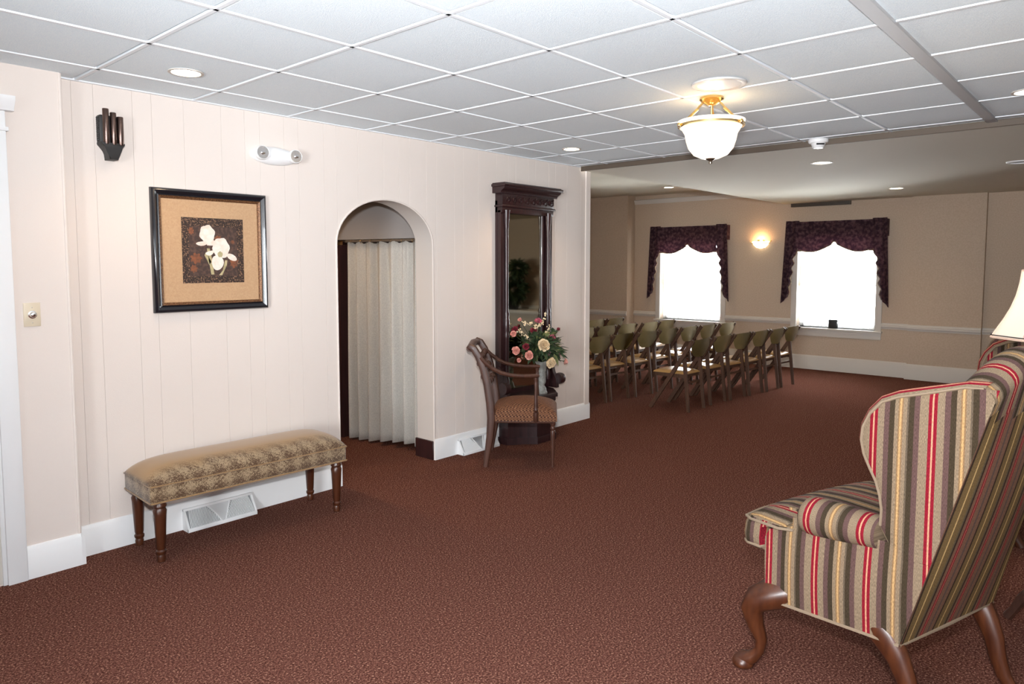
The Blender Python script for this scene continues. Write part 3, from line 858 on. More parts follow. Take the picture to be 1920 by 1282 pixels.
for sx in (-1, 1):
    for sy in (-1, 1):
        b = BM(); lathe(b, LEG, 18, (sx * .53, sy * .16, 0)); obj('leg', b, M['mahog'], t)

# ------------------------------------------------------------------ pier mirror with its base
t = thing('pier_mirror', 'tall dark carved pier mirror with columns standing on a low base', 'mirror', (4.133, 0, 0))
HWm = .35
b = BM(); box(b, -HWm, HWm, -.03, -.004, .40, 2.10); obj('back_panel', b, M['darkwood'], t)
for s in (-1, 1):
    xa, xb = sorted((s * HWm, s * (HWm - .045)))
    obj('stile', box(BM(), xa, xb, -.07, -.03, .42, 2.02, .004), M['darkwood'], t)
    xi = s * (HWm - .10)
    b = BM(); prism(b, [(-.018, 0), (-.012, .012), (0, .018), (.012, .012), (.018, 0)], lambda u, v, d: (xi + u, -.03 - v, d), .45, 2.0); obj('inner_moulding', b, M['darkwood'], t)
    cx_ = s * (HWm - .065)
    b = BM(); lathe(b, [(.026, .50), (.028, .56), (.02, .58), (.022, .60), (.022, .92), (.028, .94), (.022, .96), (.028, .99), (.028, 1.08), (.022, 1.10), (.028, 1.13), (.019, 1.16), (.018, 1.86), (.022, 1.88), (.020, 1.90), (.026, 1.93), (.028, 1.98), (.032, 2.02)], 14, (cx_, -.075, 0)); obj('column', b, M['darkwood'], t)
    b = BM(); lathe(b, [(.001, -.03), (.05, -.03), (.055, 0), (.05, .03), (.001, .03)], 18, (s * (HWm + .03), -.14, .50), axis='x'); prism(b, [(-.04, .42), (.06, .42), (.055, .50), (.02, .56), (-.01, .66), (-.04, .68)], lambda u, v, d: (s * (HWm - .01) + d, -.09 - u, v), -.02, .02)
    obj('scroll_bracket', b, M['darkwood'], t)
obj('mirror_glass', box(BM(), -HWm + .085, HWm - .085, -.034, -.030, .46, 2.02), M['mirror'], t)
b = BM(); box(b, -HWm - .0, HWm + .0, -.085, -.004, 1.995, 2.05, .005); box(b, -HWm - .012, HWm + .012, -.10, -.004, 2.045, 2.062, .004); box(b, -HWm, HWm, -.09, -.004, 2.06, 2.165, .003)
obj('frieze', b, M['darkwood'], t)
b = BM()
for k in range(8):
    xx = -HWm + .06 + k * .083
    lathe(b, [(.022, .0), (.020, .008), (.012, .011), (.010, .005), (.001, .006)], 12, (xx, -.088, 2.112), axis='y')
    tube(b, [(xx + .025, -.093, 2.085), (xx + .041, -.098, 2.10), (xx + .03, -.098, 2.125), (xx + .05, -.093, 2.14)], .005, 6)
obj('carved_ornament', b, M['darkwood'], t)
b = BM(); prism(b, [(0, 2.16), (.095, 2.16), (.10, 2.175), (.115, 2.185), (.135, 2.195), (.145, 2.215), (.15, 2.235), (.14, 2.245), (0, 2.245)], lambda u, v, d: (d, -u - .004, v), -HWm - .035, HWm + .035); box(b, -HWm - .05, HWm + .05, -.162, -.004, 2.212, 2.236, .005)
obj('cornice', b, M['darkwood'], t)
def bowed(k=1.0):
    return [(-.335 * k, -.02), (-.335 * k, -.13 * k), (-.20 * k, -.22 * k), (-.13 * k, -.30 * k), (.13 * k, -.30 * k), (.19 * k, -.22 * k), (.29 * k, -.13 * k), (.315 * k, -.02)]
b = BM(); up_ = lambda u, v, d: (u, v, d)
prism(b, bowed(.96), up_, .02, .36, .004); prism(b, bowed(1.0), up_, 0, .06, .005); prism(b, bowed(.98), up_, .35, .386, .004); obj('base_chest', b, M['darkwood'], t)
obj('base_shelf', prism(BM(), bowed(1.04), up_, .385, .42, .008), M['darkwood'], t)

# ------------------------------------------------------------------ flower arrangement on its base
VX, VY, VZ = 4.145, -.225, .42
t = thing('flower_arrangement', 'fluted grey urn of silk roses, cream peonies and greenery before the tall mirror', 'flowers', (VX, VY, VZ))
b = BM()
lathe(b, [(.001, 0), (.05, 0), (.052, .012), (.045, .02), (.04, .05), (.028, .065), (.026, .075), (.034, .09), (.036, .10), (.034, .19), (.040, .20), (.046, .25), (.060, .28), (.058, .285), (.042, .26), (.001, .24)], 36, (0, 0, 0), rad=lambda a, z: 1 + (.06 * abs(math.sin(a * 9)) if .09 < z < .25 else 0))
obj('urn', b, M['ceramic'], t)
CC = Vector((.0, -.0, .38))


def bloom(c, r, m, kind='rose'):
    b = BM(); d = (c - CC).normalized(); d = (d + Vector((-.35, -.55, .15))).normalized(); q = d.to_track_quat('Z', 'Y').to_matrix()
    layers = [(.22, 4, 1.15, .15), (.45, 5, 1.05, .08), (.72, 6, .85, .0), (1.0, 6, .5, -.1)] if kind == 'rose' else [(.20, 5, 1.1, .2), (.38, 6, 1.05, .14), (.56, 7, .95, .06), (.78, 8, .72, -.02), (1.0, 8, .40, -.12)]
    if kind == 'tulip': layers = [(.35, 4, 1.7, .0), (.6, 5, 1.3, 0)]
    for R_, n, up, base in layers:
        off = random.uniform(0, 6)
        for k in range(n):
            a = off + 2 * PI * k / n + random.uniform(-.15, .15); wd = 2 * PI / n * .85; jz = random.uniform(-.10, .10); jr = random.uniform(.88, 1.08)
            rows = []
            for v, (rr, hh, ww) in enumerate(((.12, 0, .5), (.62, .35, 1.0), (.98, .8, .95), (1.02, 1.0, .45))):
                row = []
                for s in (-1, 0, 1):
                    ang = a + s * wd * ww * .62; rad = R_ * rr * jr * (1 + (.05 if s == 0 else 0)) * (.90 if v == 3 and kind != 'tulip' and R_ < .9 else 1); z = (base + up * hh * .8 - .25 + jz * hh + (0.05 if s else 0))
                    row.append(b.verts.new(c + q @ (Vector((rad * math.cos(ang), rad * math.sin(ang), z)) * r)))
                rows.append(row)
            for x_, y_ in zip(rows, rows[1:]):
                for s in (0, 1): b.faces.new((x_[s], x_[s + 1], y_[s + 1], y_[s]))
    # calyx and stem
    tube(b, [c - d * r * .2, c - d * r * .6, CC * .55 + c * .45 - Vector((0, 0, .03)), CC - Vector((0, 0, .10))], [r * .35, r * .12, .003, .003], 5, mi=1)
    return obj('rose' if kind == 'rose' else ('peony' if kind == 'peony' else 'tulip'), b, [m, M['leaf']], t, smooth=180)


for x, y, z, r, m, k in (
        (-0.147, -0.145, 0.453, 0.0551, 'cream', 'peony'),
        (-0.059, -0.155, 0.291, 0.0468, 'cream', 'peony'),
        (-0.068, -0.015, 0.650, 0.0317, 'hotpink', 'rose'),
        (0.031, -0.085, 0.507, 0.0385, 'hotpink', 'rose'),
        (-0.152, -0.035, 0.571, 0.0303, 'red', 'rose'),
        (0.177, -0.035, 0.550, 0.0275, 'red', 'tulip'),
        (-0.352, 0.005, 0.588, 0.0317, 'red', 'rose'),
        (-0.407, -0.025, 0.560, 0.0275, 'pink', 'rose'),
        (-0.461, -0.105, 0.428, 0.0358, 'pink', 'rose'),
        (-0.344, -0.145, 0.384, 0.0379, 'pink', 'rose'),
        (-0.335, -0.105, 0.452, 0.0289, 'red', 'rose'),
        (-0.425, -0.105, 0.348, 0.0193, 'pink', 'rose'),
        (0.270, -0.055, 0.259, 0.0317, 'pink', 'rose'),
        (0.164, -0.075, 0.354, 0.0317, 'mauve', 'rose'),
        (0.216, -0.025, 0.387, 0.0248, 'cream', 'rose'),
        (-0.045, -0.105, 0.371, 0.0275, 'mauve', 'rose'),
        (-0.265, 0.025, 0.668, 0.0179, 'pink', 'rose'),
):
    bloom(Vector((x, y, z)), r, M[m], k)
for ps in (
        [(-0.308, -0.045, 0.660), (-0.265, -0.045, 0.629), (-0.199, -0.045, 0.632), (-0.188, -0.045, 0.653)],
        [(-0.008, -0.045, 0.712), (-0.019, -0.045, 0.672), (-0.048, -0.045, 0.630), (-0.076, -0.045, 0.610)],
        [(0.057, -0.045, 0.598), (0.040, -0.045, 0.566), (-0.001, -0.045, 0.525), (-0.018, -0.045, 0.511)],
        [(-0.383, -0.045, 0.584), (-0.319, -0.045, 0.566), (-0.265, -0.045, 0.530), (-0.254, -0.045, 0.501)],
        [(-0.065, -0.045, 0.624), (-0.110, -0.045, 0.605), (-0.144, -0.045, 0.604), (-0.155, -0.045, 0.608)],
):
    b = BM(); ps = [Vector(q_) for q_ in ps]
    tube(b, ps + [CC], [.003] * 5, 5, mi=1)
    for k in range(26):
        f_ = random.uniform(0, 2.99); i = int(f_); p = ps[i].lerp(ps[i + 1], f_ - i) + Vector([random.gauss(0, .007) for _ in range(3)])
        bmesh.ops.create_icosphere(b, subdivisions=1, radius=random.uniform(.005, .009), matrix=Matrix.Translation(p))
    obj('flower_spike', b, [M['cream'], M['leaf']], t, smooth=180)


def leafblade(b, p, d, ln, wd, mi=0):
    d = d.normalized(); s = d.cross(Vector((random.gauss(0, 1), random.gauss(0, 1), random.gauss(0, 1)))).normalized(); nrm = d.cross(s)
    pr_ = []
    for u, w_ in ((0, .1), (.3, .9), (.6, .8), (1, .02)):
        c = p + d * ln * u - Vector((0, 0, 1)) * ln * .25 * u * u
        pr_.append((b.verts.new(c - s * wd * w_), b.verts.new(c + nrm * wd * .15), b.verts.new(c + s * wd * w_)))
    for (a, c, e), (a2, c2, e2) in zip(pr_, pr_[1:]):
        b.faces.new((a, c, c2, a2)).material_index = mi; b.faces.new((c, e, e2, c2)).material_index = mi


b = BM()
for k in range(560):
    th, ph_ = random.uniform(0, 2 * PI), random.uniform(-.5, 1.1)
    d = Vector((math.cos(th) * math.cos(ph_), math.sin(th) * math.cos(ph_), math.sin(ph_)))
    r = random.uniform(.04, .17)
    p = CC + Vector((d.x * r * 1.5 - .025, d.y * r * .8, d.z * r + .02))
    p.y = min(p.y, .06)
    if p.y > .0: d.y = -abs(d.y) - .5
    leafblade(b, p, d + Vector((random.gauss(0, .5), random.gauss(0, .3), random.gauss(0, .5))), random.uniform(.05, .10), random.uniform(.010, .018), 0 if random.random() < .85 else 1)
o = obj('foliage', b, [M['leaf'], M['leaflight']], t, smooth=180); o['kind'] = 'stuff'

# ------------------------------------------------------------------ wooden armchair
d1 = Vector((.62233523, -.78275083, 0)); ang = math.atan2(d1.y, d1.x)
t = thing('wooden_armchair', 'dark wooden armchair with curved arms and dotted brown seat by the mirror', 'chair', (3.202, -.443, 0), ang)
# local: x forward, y away from the camera (0 near side .. .5 far side)
UP = [(-.002, 0), (.012, .10), (.034, .24), (.045, .38), (.036, .50), (.014, .64), (-.015, .76), (-.055, .86), (-.09, .915), (-.118, .930), (-.135, .915)]
for y in (.0, .5):
    b = BM(); tube(b, [(x, y, z) for x, z in UP], [.017, .020, .026, .030, .029, .027, .026, .025, .025, .022, .014], 8, flat=(.85, 1.15), ref=(0, 1, 0)); obj('back_leg', b, M['armwood'], t)
    sp = [(-.04, .848), (0, .808), (.06, .762), (.12, .735), (.19, .718), (.28, .711), (.39, .712), (.41, .712)]
    b = BM(); tube(b, [(x, y + (.02 if y else -.02) * math.sin((x + .04) / .45 * PI), z) for x, z in sp], [.018, .019, .019, .018, .018, .018, .019, .012], 8, flat=(1.25, .85), ref=(0, 1, 0)); obj('arm', b, M['armwood'], t)
    b = BM(); lathe(b, [(.016, .36), (.020, .365), (.020, .43), (.012, .435), (.019, .45), (.014, .46), (.017, .48), (.014, .53), (.011, .60), (.015, .66), (.012, .675), (.016, .685), (.016, .70)], 12, (.385, y + (-.012 if y == 0 else .012), 0)); obj('arm_post', b, M['armwood'], t)
    b = BM(); lathe(b, [(.006, 0), (.010, .003), (.009, .02), (.013, .06), (.017, .25), (.019, .28), (.014, .29), (.020, .30), (.020, .31), (.015, .32), (.021, .335), (.021, .375)], 14, (.515, y + (.02 if y == 0 else -.02), 0)); obj('front_leg', b, M['armwood'], t)
b = BM(); tube(b, [(-.118, y, .925 - .02 * abs(y - .25) / .25 + .012) for y in [k * .5 / 12 for k in range(13)]], .028, 10, flat=(1, 1.1)); obj('crest_rail', b, M['armwood'], t)
for z in (.60, .70, .80):
    xx = -.0 - (z - .6) * .3
    b = BM(); tube(b, [(xx + .02 * math.sin(k / 12 * PI) - .0, k * .5 / 12, z) for k in range(13)], .013, 8, flat=(1.5, .8), ref=(0, 0, 1))
    for k in range(3):
        lathe(b, [(.001, -.03), (.022, -.012), (.026, 0), (.022, .012), (.001, .03)], 10, (xx + .02, .125 + .125 * k, z + .05))
    obj('back_rail', b, M['armwood'], t)
b = box(BM(), .03, .535, -.005, .505, .345, .375, .006); obj('seat_rail', b, M['armwood'], t)
b = BM()


def sfn(u, v):
    x, y = (u - .5) * 2, (v - .5) * 2
    return x, y
def seat_pt(u, v):
    x, y = math.sin((u - .5) * PI), math.sin((v - .5) * PI)
    dm = (max(0, 1 - abs(x) ** 5) * max(0, 1 - abs(y) ** 5)) ** .4
    return (.295 + x * .252, .25 + y * .262, .40 + .06 * dm + .045 * (1 - x * x) * (1 - y * y))
vs = grid(b, 22, 22, seat_pt)
rim = [e for e in b.edges if len(e.link_faces) == 1]
r = bmesh.ops.extrude_edge_only(b, edges=rim)
for v in [g for g in r['geom'] if isinstance(g, bmesh.types.BMVert)]: v.co.z = .362
obj('seat_cushion', b, M['dots'], t, smooth=60)

# ------------------------------------------------------------------ curtain in the passage
t = thing('passage_curtain', 'pleated cream linen curtain hanging behind the arched opening', 'curtain')
b = BM(); A0, A1 = Vector((3.16, .265, 0)), Vector((3.045, 1.09, 0)); dA = A1 - A0; nA = Vector((-dA.y, dA.x, 0)).normalized()


def cur(u, v):
    a = u * 2 * PI * 6.5 + .8 * math.sin(u * 7)
    amp = .026 + .026 * v
    p = A0 + dA * u + nA * (amp * math.sin(a) + .008 * math.sin(2.3 * a + v * 2) * (1 - v) + .010 * math.sin(u * 40 + v * 3) * v)
    top = 1.745 + .008 * math.sin(a * 2)
    low = .035 + .02 * math.sin(u * 5 + .7)
    return (p.x, p.y, top + (low - top) * v)


grid(b, 150, 24, cur); bmesh.ops.solidify(b, geom=b.faces[:], thickness=.003)
obj('curtain_cloth', b, M['linen'], t, smooth=180)
b = BM(); tube(b, [(A0 - dA * .08) + Vector((0, 0, 1.758)), (A1 + dA * .02) + Vector((0, 0, 1.758))], .011, 8); obj('curtain_rod', b, M['brown_trim'], t)
for k in range(7):
    b = BM(); p = A0 + dA * ((k + .5) / 7) + Vector((0, 0, 1.758))
    tube(b, [p + Vector((.0 + .016 * math.cos(q), 0, .016 * math.sin(q) - .004)) for q in [2 * PI * i / 10 for i in range(11)]], .002, 5, False); obj('curtain_ring', b, M['brass'], t)

# glimpses at the left of the curtain
t = thing('potted_plant', 'leafy plant glimpsed in the dark gap left of the passage curtain', 'plant', (3.926, 2.6, 0))
b = BM(); lathe(b, [(.001, 0), (.09, 0), (.12, .22), (.13, .24), (.115, .24), (.10, .2), (.001, .2)], 18); obj('pot', b, M['blackmat'], t)
b = BM(); tube(b, [(0, 0, .2), (.01, .0, .5), (0, .02, .8)], .012, 6); obj('stem', b, M['leaf'], t)
b = BM()
for k in range(160):
    th = random.uniform(0, 2 * PI); z = random.uniform(.55, 1.1)
    leafblade(b, Vector((.06 * math.cos(th), .06 * math.sin(th), z)), Vector((math.cos(th), math.sin(th), .4)), .13, .02, random.choice((0, 1)))
o = obj('foliage', b, [M['leaf'], M['leaflight']], t, smooth=180); o['kind'] = 'stuff'
t = thing('amber_valance', 'amber cloth scrap high in the dark gap left of the passage curtain', 'curtain', (3.372, 1.7, 1.726))
b = BM(); grid(b, 12, 6, lambda u, v: (-.10 + .16 * u, .012 * math.sin(u * 18), .08 - .16 * v + (.05 * u * v))); bmesh.ops.solidify(b, geom=b.faces[:], thickness=.006)
obj('valance_cloth', b, M['amber'], t)
b = BM(); tube(b, [(-.45, 0, .085), (.07, 0, .085)], .009, 8); obj('valance_rod', b, M['brown_trim'], t)

# ------------------------------------------------------------------ wing chair
WF = math.radians(72.4)


def qbox_uv(bm, fn, nu, nv, uvfn): return grid(bm, nu, nv, fn, uvfn)


def lerp(a, c, t_): return a + (c - a) * t_


def interp(tab, x):
    if x <= tab[0][0]: return tab[0][1]
    for (a, p), (c, q) in zip(tab, tab[1:]):
        if x <= c: return p + (q - p) * (x - a) / (c - a)
    return tab[-1][1]


def wing_chair(loc, rot, label, group):
    t = thing('wing_chair', label, 'armchair', loc, rot, group)
    ST = M['stripe']
    LO = lambda f: .30 + .225 * f                        # half width of the outer side at depth f
    # local axes: x = forward, y = left
    # --- back: loft of vertical sections
    crest = lambda l: 1.185 + .115 * max(0, math.cos(l / .27 * PI / 2)) ** 1.3
    b = BM(); nU, nV = 26, 40

    def hwz(z): return interp([(0.3, .295), (.7, .275), (1.18, .25), (1.4, .25)], z)

    def bk(u, v):
        s = (u - .5) * 2
        zt = crest(s * .25)
        rear = lambda z: -.002 - .235 * (z - .30) / .87 - .018 * math.sin((z - .3) / .9 * PI)
        # path: outside bottom -> top -> roll over -> inside down
        if v < .5:
            z = lerp(.302, zt - .05, v / .5); f = rear(z) + .02 * math.sin((z - .3) / .9 * PI) * abs(s) ** 3; dl = 0
        elif v < .75:
            a = (v - .5) / .25 * PI
            z = zt - .05 + .05 * math.sin(a); f = rear(zt - .05) + .062 * (1 - math.cos(a)); dl = .006 * math.sin(a)
        else:
            k = (v - .75) / .25
            z = lerp(zt - .05, .48, k); f = rear(z) + .124 + .03 * math.sin(k * PI)
        return (f, s * (hwz(z) + .004), z)
    grid(b, nU, nV, bk, lambda u, v: ((u - .5) * .58 + .172 * 2 + .004, v * 2.2))
    for f_ in b.faces:
        if (f_.calc_center_median().z < 1.10 and f_.calc_center_median().x < -.002 - .235 * (f_.calc_center_median().z - .30) / .87 + .03): f_.material_index = 1
    obj('back', b, [ST, M['stripe_back']], t, smooth=60)
    # --- wings
    W = [(-.065, .60), (.02, .60), (.07, .69), (.068, .745), (.075, .79), (.088, .835), (.110, .88), (.128, .92), (.138, .966), (.134, 1.012), (.113, 1.062), (.078, 1.105), (.03, 1.128), (-.03, 1.145), (-.09, 1.163), (-.15, 1.182), (-.20, 1.185)]
    rearf = lambda z: -.235 * (z - .30) / .87
    for s in (1, -1):
        b = BM(); uvl = b.loops.layers.uv.new('UVMap')
        pts = []
        for (a, p), (c, q) in zip(W, W[1:]):
            for k in range(3): pts.append((lerp(a, c, k / 3), lerp(p, q, k / 3)))
        pts.append(W[-1])
        n = 7; rows = []
        sect = [(0, 0), (.10, .010), (.35, .022), (.65, .022), (.90, .010), (1.0, 0)]
        TH = .062
        cen = (-.06, .95)
        for (f, z) in pts:
            row = []
            for k, (q, bul) in enumerate(sect):
                dx, dz = f - cen[0], z - cen[1]; L_ = math.hypot(dx, dz) or 1
                ff, zz = f + dx / L_ * bul, z + dz / L_ * bul
                row.append(b.verts.new((ff, s * (LO(f) - TH * q), zz)))
            rows.append(row)
        acc = 0
        for i, (ra, rb) in enumerate(zip(rows, rows[1:])):
            for k in range(len(sect) - 1):
                fc = b.faces.new((ra[k], ra[k + 1], rb[k + 1], rb[k]))
                for lp, (ii, kk) in zip(fc.loops, ((i, k), (i, k + 1), (i + 1, k + 1), (i + 1, k))):
                    lp[uvl].uv = (.1617 + .075 * sect[kk][0], ii * .02)
        # outer and inner faces as strips from the rear seam to the outline
        for k, side in ((0, 1), (len(sect) - 1, 0)):
            prev = None
            for i, (f, z) in enumerate(pts):
                zz = max(.6, min(z, 1.175)) if i > 2 else .6
                # strip is built in z order from the front edge
            front = [(i, pts[i]) for i in range(len(pts)) if pts[i][1] >= .60]
            prevv = None
            for i, (f, z) in front:
                rf = rearf(z) + (.0 if side else .10)
                if rf > f - .004: rf = f - .004
                cols = []
                m_ = 5
                for j in range(m_ + 1):
                    ff = lerp(rf, f, j / m_)
                    puff = .010 * math.sin(j / m_ * PI) if side else -.012 * math.sin(j / m_ * PI)
                    if j == m_: cols.append(rows[i][k])
                    else: cols.append(b.verts.new((ff, s * ((LO(ff) if side else LO(ff) - TH) + puff * .5), z)))
                if prevv:
                    for j in range(m_):
                        try: fc = b.faces.new((prevv[j], prevv[j + 1], cols[j + 1], cols[j]))
                        except ValueError: continue
                        for lp in fc.loops: lp[uvl].uv = (lp.vert.co.x + .172 * 3 + .083, lp.vert.co.z)
                prevv = cols
        obj('wing', b, ST, t, smooth=50)
        b = BM(); tube(b, [(f, s * (LO(f) + .001), z) for f, z in pts[6:]], .0045, 6); obj('wing_piping', b, M['piping'], t)
        # --- lower side panel with its scooped front post
        b = BM()
        fx = [(0.30, .455), (.45, .462), (.54, .462), (.585, .44), (.60, .40)]

        def side(u, v):
            z = lerp(.30, .64, v); f0 = rearf(z) ; f1 = interp(fx, min(z, .6)) if z < .6 else .36
            f = lerp(f0, f1, u)
            return (f, s * (LO(f) + .012 * math.sin(v * PI) * math.sin(min(1, u * 1.1) * PI) ** .5), z)
        grid(b, 14, 10, side, lambda u, v: (side(u, v)[0] + .172 * 3 + .083, v * .3))
        # front face of the post and inner face
        def post(u, v):
            z = lerp(.30, .575, v); f = interp(fx, z)
            return (f - .012 * (1 - math.sin(u * PI)) , s * (LO(f) - .105 * u), z)
        grid(b, 8, 10, post, lambda u, v: (.172 + .03 - u * .105, v * .3))
        def inn(u, v):
            z = lerp(.31, .64, v); f = lerp(.0, .44, u)
            return (f, s * (LO(f) - .10), z)
        grid(b, 8, 4, inn, lambda u, v: (u * .5 + .3, v))
        def top(u, v):
            f = lerp(-.03, .42, u)
            return (f, s * (LO(f) - .10 * v), .625 - .05 * max(0, (f - .30) / .12) ** 2 + .012 * math.sin(v * PI))
        grid(b, 10, 4, top, lambda u, v: (top(u, v)[0] + .6, v))
        obj('side_panel', b, ST, t, smooth=60)
        # --- arm roll
        b = BM(); N_ = 20

        def roll(u, v):
            f = lerp(.075, .335, v); a = 2 * PI * u
            r0 = interp([(0, .056), (.5, .066), (.85, .070), (.96, .064), (1, .045)], v)
            # the roll droops outward over the side panel
            return (f + (.0 if v < .96 else 0), s * (LO(f) - .030 + r0 * math.cos(a) * 1.02), .655 + r0 * math.sin(a))
        grid(b, N_, 16, roll, lambda u, v: (roll(0, v)[0] + .172 * 3 + .067, u), closed_u=True)
        ends = [[b.verts.new(roll(k / N_, e)) for k in range(N_)] for e in (0, 1)]
        uvl = b.loops.layers.uv.get('UVMap')
        for r_ in ends:
            fc = b.faces.new(r_)
            for lp in fc.loops: lp[uvl].uv = (.172 + .03, lp.vert.co.z)
        bmesh.ops.remove_doubles(b, verts=b.verts[:], dist=1e-5)
        obj('arm_roll', b, ST, t, smooth=60)
    # --- front rail and bottom
    b = BM()
    grid(b, 20, 8, lambda u, v: (.462 + .018 * math.sin(u * PI), lerp(-.39, .39, u), lerp(.30, .465, v)), lambda u, v: (lerp(-.39, .39, u) + .172 * 4 + .06, v * .2))
    grid(b, 20, 2, lambda u, v: (lerp(.462, .2, v) + .018 * math.sin(u * PI) * (1 - v), lerp(-.39, .39, u) * (1 - .3 * v), .465), lambda u, v: (lerp(-.39, .39, u) + .172 * 4 + .06, v * .2))
    obj('front_rail', b, ST, t, smooth=60)
    b = BM(); prism(b, [(0, -.29), (.45, -.395), (.45, .395), (0, .29)], lambda u, v, d: (u, v, d), .302, .32); obj('bottom_deck', b, M['blackmat'], t)
    b = BM(); tube(b, [(.0, .30, .302), (.455, .403, .302), (.47, .36, .302), (.48, 0, .302), (.47, -.36, .302), (.455, -.403, .302), (0, -.30, .302), (-.005, 0, .302), (0, .30, .302)], .006, 6, False); obj('bottom_piping', b, M['piping'], t)
    # --- T-shaped seat cushion
    out = [(.06, .22), (.335, .265), (.348, .30), (.36, .385), (.40, .412), (.52, .418), (.555, .40), (.575, .30), (.585, .15), (.588, 0)]
    out = out + [(f, -l) for f, l in reversed(out[:-1])]
    dense = []
    for (a, p), (c, q) in zip(out, out[1:] + out[:1]):
        for k in range(4): dense.append((lerp(a, c, k / 4), lerp(p, q, k / 4)))
    low = [(.06, .22), (.40, .27), (.468, .30), (.470, .385), (.475, .412), (.53, .418), (.557, .40), (.575, .30), (.585, .15), (.588, 0)]
    low = low + [(f, -l) for f, l in reversed(low[:-1])]
    dlow = []
    for (a, p), (c, q) in zip(low, low[1:] + low[:1]):
        for k in range(4): dlow.append((lerp(a, c, k / 4), lerp(p, q, k / 4)))
    b = BM(); uvl = b.loops.layers.uv.new('UVMap'); cf, cl = .33, 0
    layers = [(.90, .468, 0), (1.0, .492, 1), (1.012, .53, 1), (1.0, .572, 1), (.965, .597, 0), (.86, .618, 0), (.65, .634, 0), (.35, .642, 0)]
    rings = []
    for sc, z, _ in layers:
        ring = []
        for f, l in (dlow if z < .58 else dense):
            k = sc
            ring.append(b.verts.new((cf + (f - cf) * k, cl + (l - cl) * k, z)))
        rings.append(ring)
    n = len(dense)
    for i, (ra, rb) in enumerate(zip(rings, rings[1:])):
        for k in range(n):
            fc = b.faces.new((ra[k], ra[(k + 1) % n], rb[(k + 1) % n], rb[k]))
            sidey = abs(sum(v.co.y for v in fc.verts) / 4) > .39 and i < 4
            for lp in fc.loops: lp[uvl].uv = ((lp.vert.co.x if sidey else lp.vert.co.y) + .172 * 4 + .06, lp.vert.co.z if i < 4 else lp.vert.co.x)
    for r_, z in ((rings[-1], .645), (rings[0], .468)):
        c = b.verts.new((cf, cl, z))
        for k in range(n):
            fc = b.faces.new((r_[k], r_[(k + 1) % n], c))
            for lp in fc.loops: lp[uvl].uv = (lp.vert.co.y + .172 * 4 + .06, lp.vert.co.x)
    cu = obj('seat_cushion', b, ST, t, smooth=70)
    b = BM()
    tube(b, [(f, l, .497) for f, l in dlow + dlow[:1]], .0055, 6, False); tube(b, [(f, l, .592) for f, l in dense + dense[:1]], .0055, 6, False)
    obj('cushion_piping', b, M['piping'], cu)
    # --- cabriole front legs, swept rear legs
    for s in (1, -1):
        b = BM()
        pth = [(.40, .335, .335), (.445, .372, .315), (.490, .405, .285), (.505, .415, .245), (.495, .408, .19), (.475, .394, .13), (.480, .396, .085), (.505, .405, .05), (.535, .415, .030), (.548, .42, .022)]
        rr = [.060, .058, .050, .043, .033, .023, .019, .024, .033, .030]
        tube(b, [(f, s * l, z) for f, l, z in pth], rr, 12, ref=(0, s, 0))
        lathe(b, [(.001, 0), (.030, 0), (.040, .008), (.042, .018), (.036, .034), (.020, .046), (.001, .052)], 18, (.540, s * .417, 0))
        obj('front_leg', b, M['mahog'], t, smooth=60)
        b = BM()
        pth = [(.085, .285, .330), (.05, .285, .300), (.010, .282, .245), (-.020, .280, .18), (-.035, .282, .11), (-.055, .288, .05), (-.085, .296, .0)]
        tube(b, [(f, s * l, z) for f, l, z in pth], [.050, .045, .036, .030, .026, .023, .021], 10, flat=(.75, 1.2), ref=(0, s, 0))
        obj('rear_leg', b, M['mahog'], t, smooth=60)
    return t


wing_chair((2.13, -3.72, 0), WF, 'striped wing chair with cabriole legs in the right foreground', 'striped wing chairs')
wing_chair((4.31, -3.63, 0), math.radians(95), 'striped wing chair half hidden behind the lamp and the nearer wing chair', 'striped wing chairs')

# ------------------------------------------------------------------ lamp and its table between the wing chairs
TX, TY = 2.95, -3.90
t = thing('lamp_table', 'small round wooden table between the two striped wing chairs', 'table', (TX, TY, 0))
b = BM(); lathe(b, [(.001, .60), (.22, .60), (.235, .612), (.235, .622), (.22, .63), (.001, .63)], 28); obj('table_top', b, M['tablewood'], t)
b = BM(); lathe(b, [(.03, .12), (.05, .16), (.03, .22), (.045, .34), (.028, .46), (.03, .56), (.07, .60)], 18); obj('pedestal', b, M['tablewood'], t)
for k in range(3):
    a = k * 2 * PI / 3 + 1.1; b = BM()
    tube(b, [(math.cos(a) * r, math.sin(a) * r, z) for r, z in ((.02, .17), (.06, .12), (.09, .06), (.115, .02))], [.025, .022, .018, .02], 8); obj('foot', b, M['tablewood'], t)
t = thing('table_lamp', 'table lamp with cream bell shade at the right edge', 'lamp', (TX, TY, .63))
b = BM(); lathe(b, [(.001, 0), (.075, 0), (.08, .02), (.05, .04), (.085, .12), (.10, .20), (.07, .29), (.03, .33), (.025, .36), (.001, .36)], 28); obj('lamp_base', b, M['ceramic'], t)
b = BM(); tube(b, [(0, 0, .35), (0, 0, .92)], .006, 8); lathe(b, [(.001, .94), (.012, .93), (.008, .915), (.001, .91)], 12); tube(b, [(-.105, 0, .905), (.105, 0, .905)], .003, 6); obj('harp_and_finial', b, M['brass'], t)
SH = [(.205, .625), (.185, .66), (.160, .705), (.139, .75), (.123, .80), (.113, .85), (.107, .905)]
oct_ = lambda a, z: 1.0 / max(abs(math.cos(((a + .35) % (PI / 4)) - PI / 8)), .1) * .97
b = BM(); lathe(b, SH, 64, rad=oct_); b.faces.ensure_lookup_table()
for f in [f for f in b.faces if len(f.verts) > 8]: b.faces.remove(f)
bmesh.ops.solidify(b, geom=b.faces[:], thickness=.002)
sh = obj('lamp_shade', b, M['shade'], t, smooth=20)
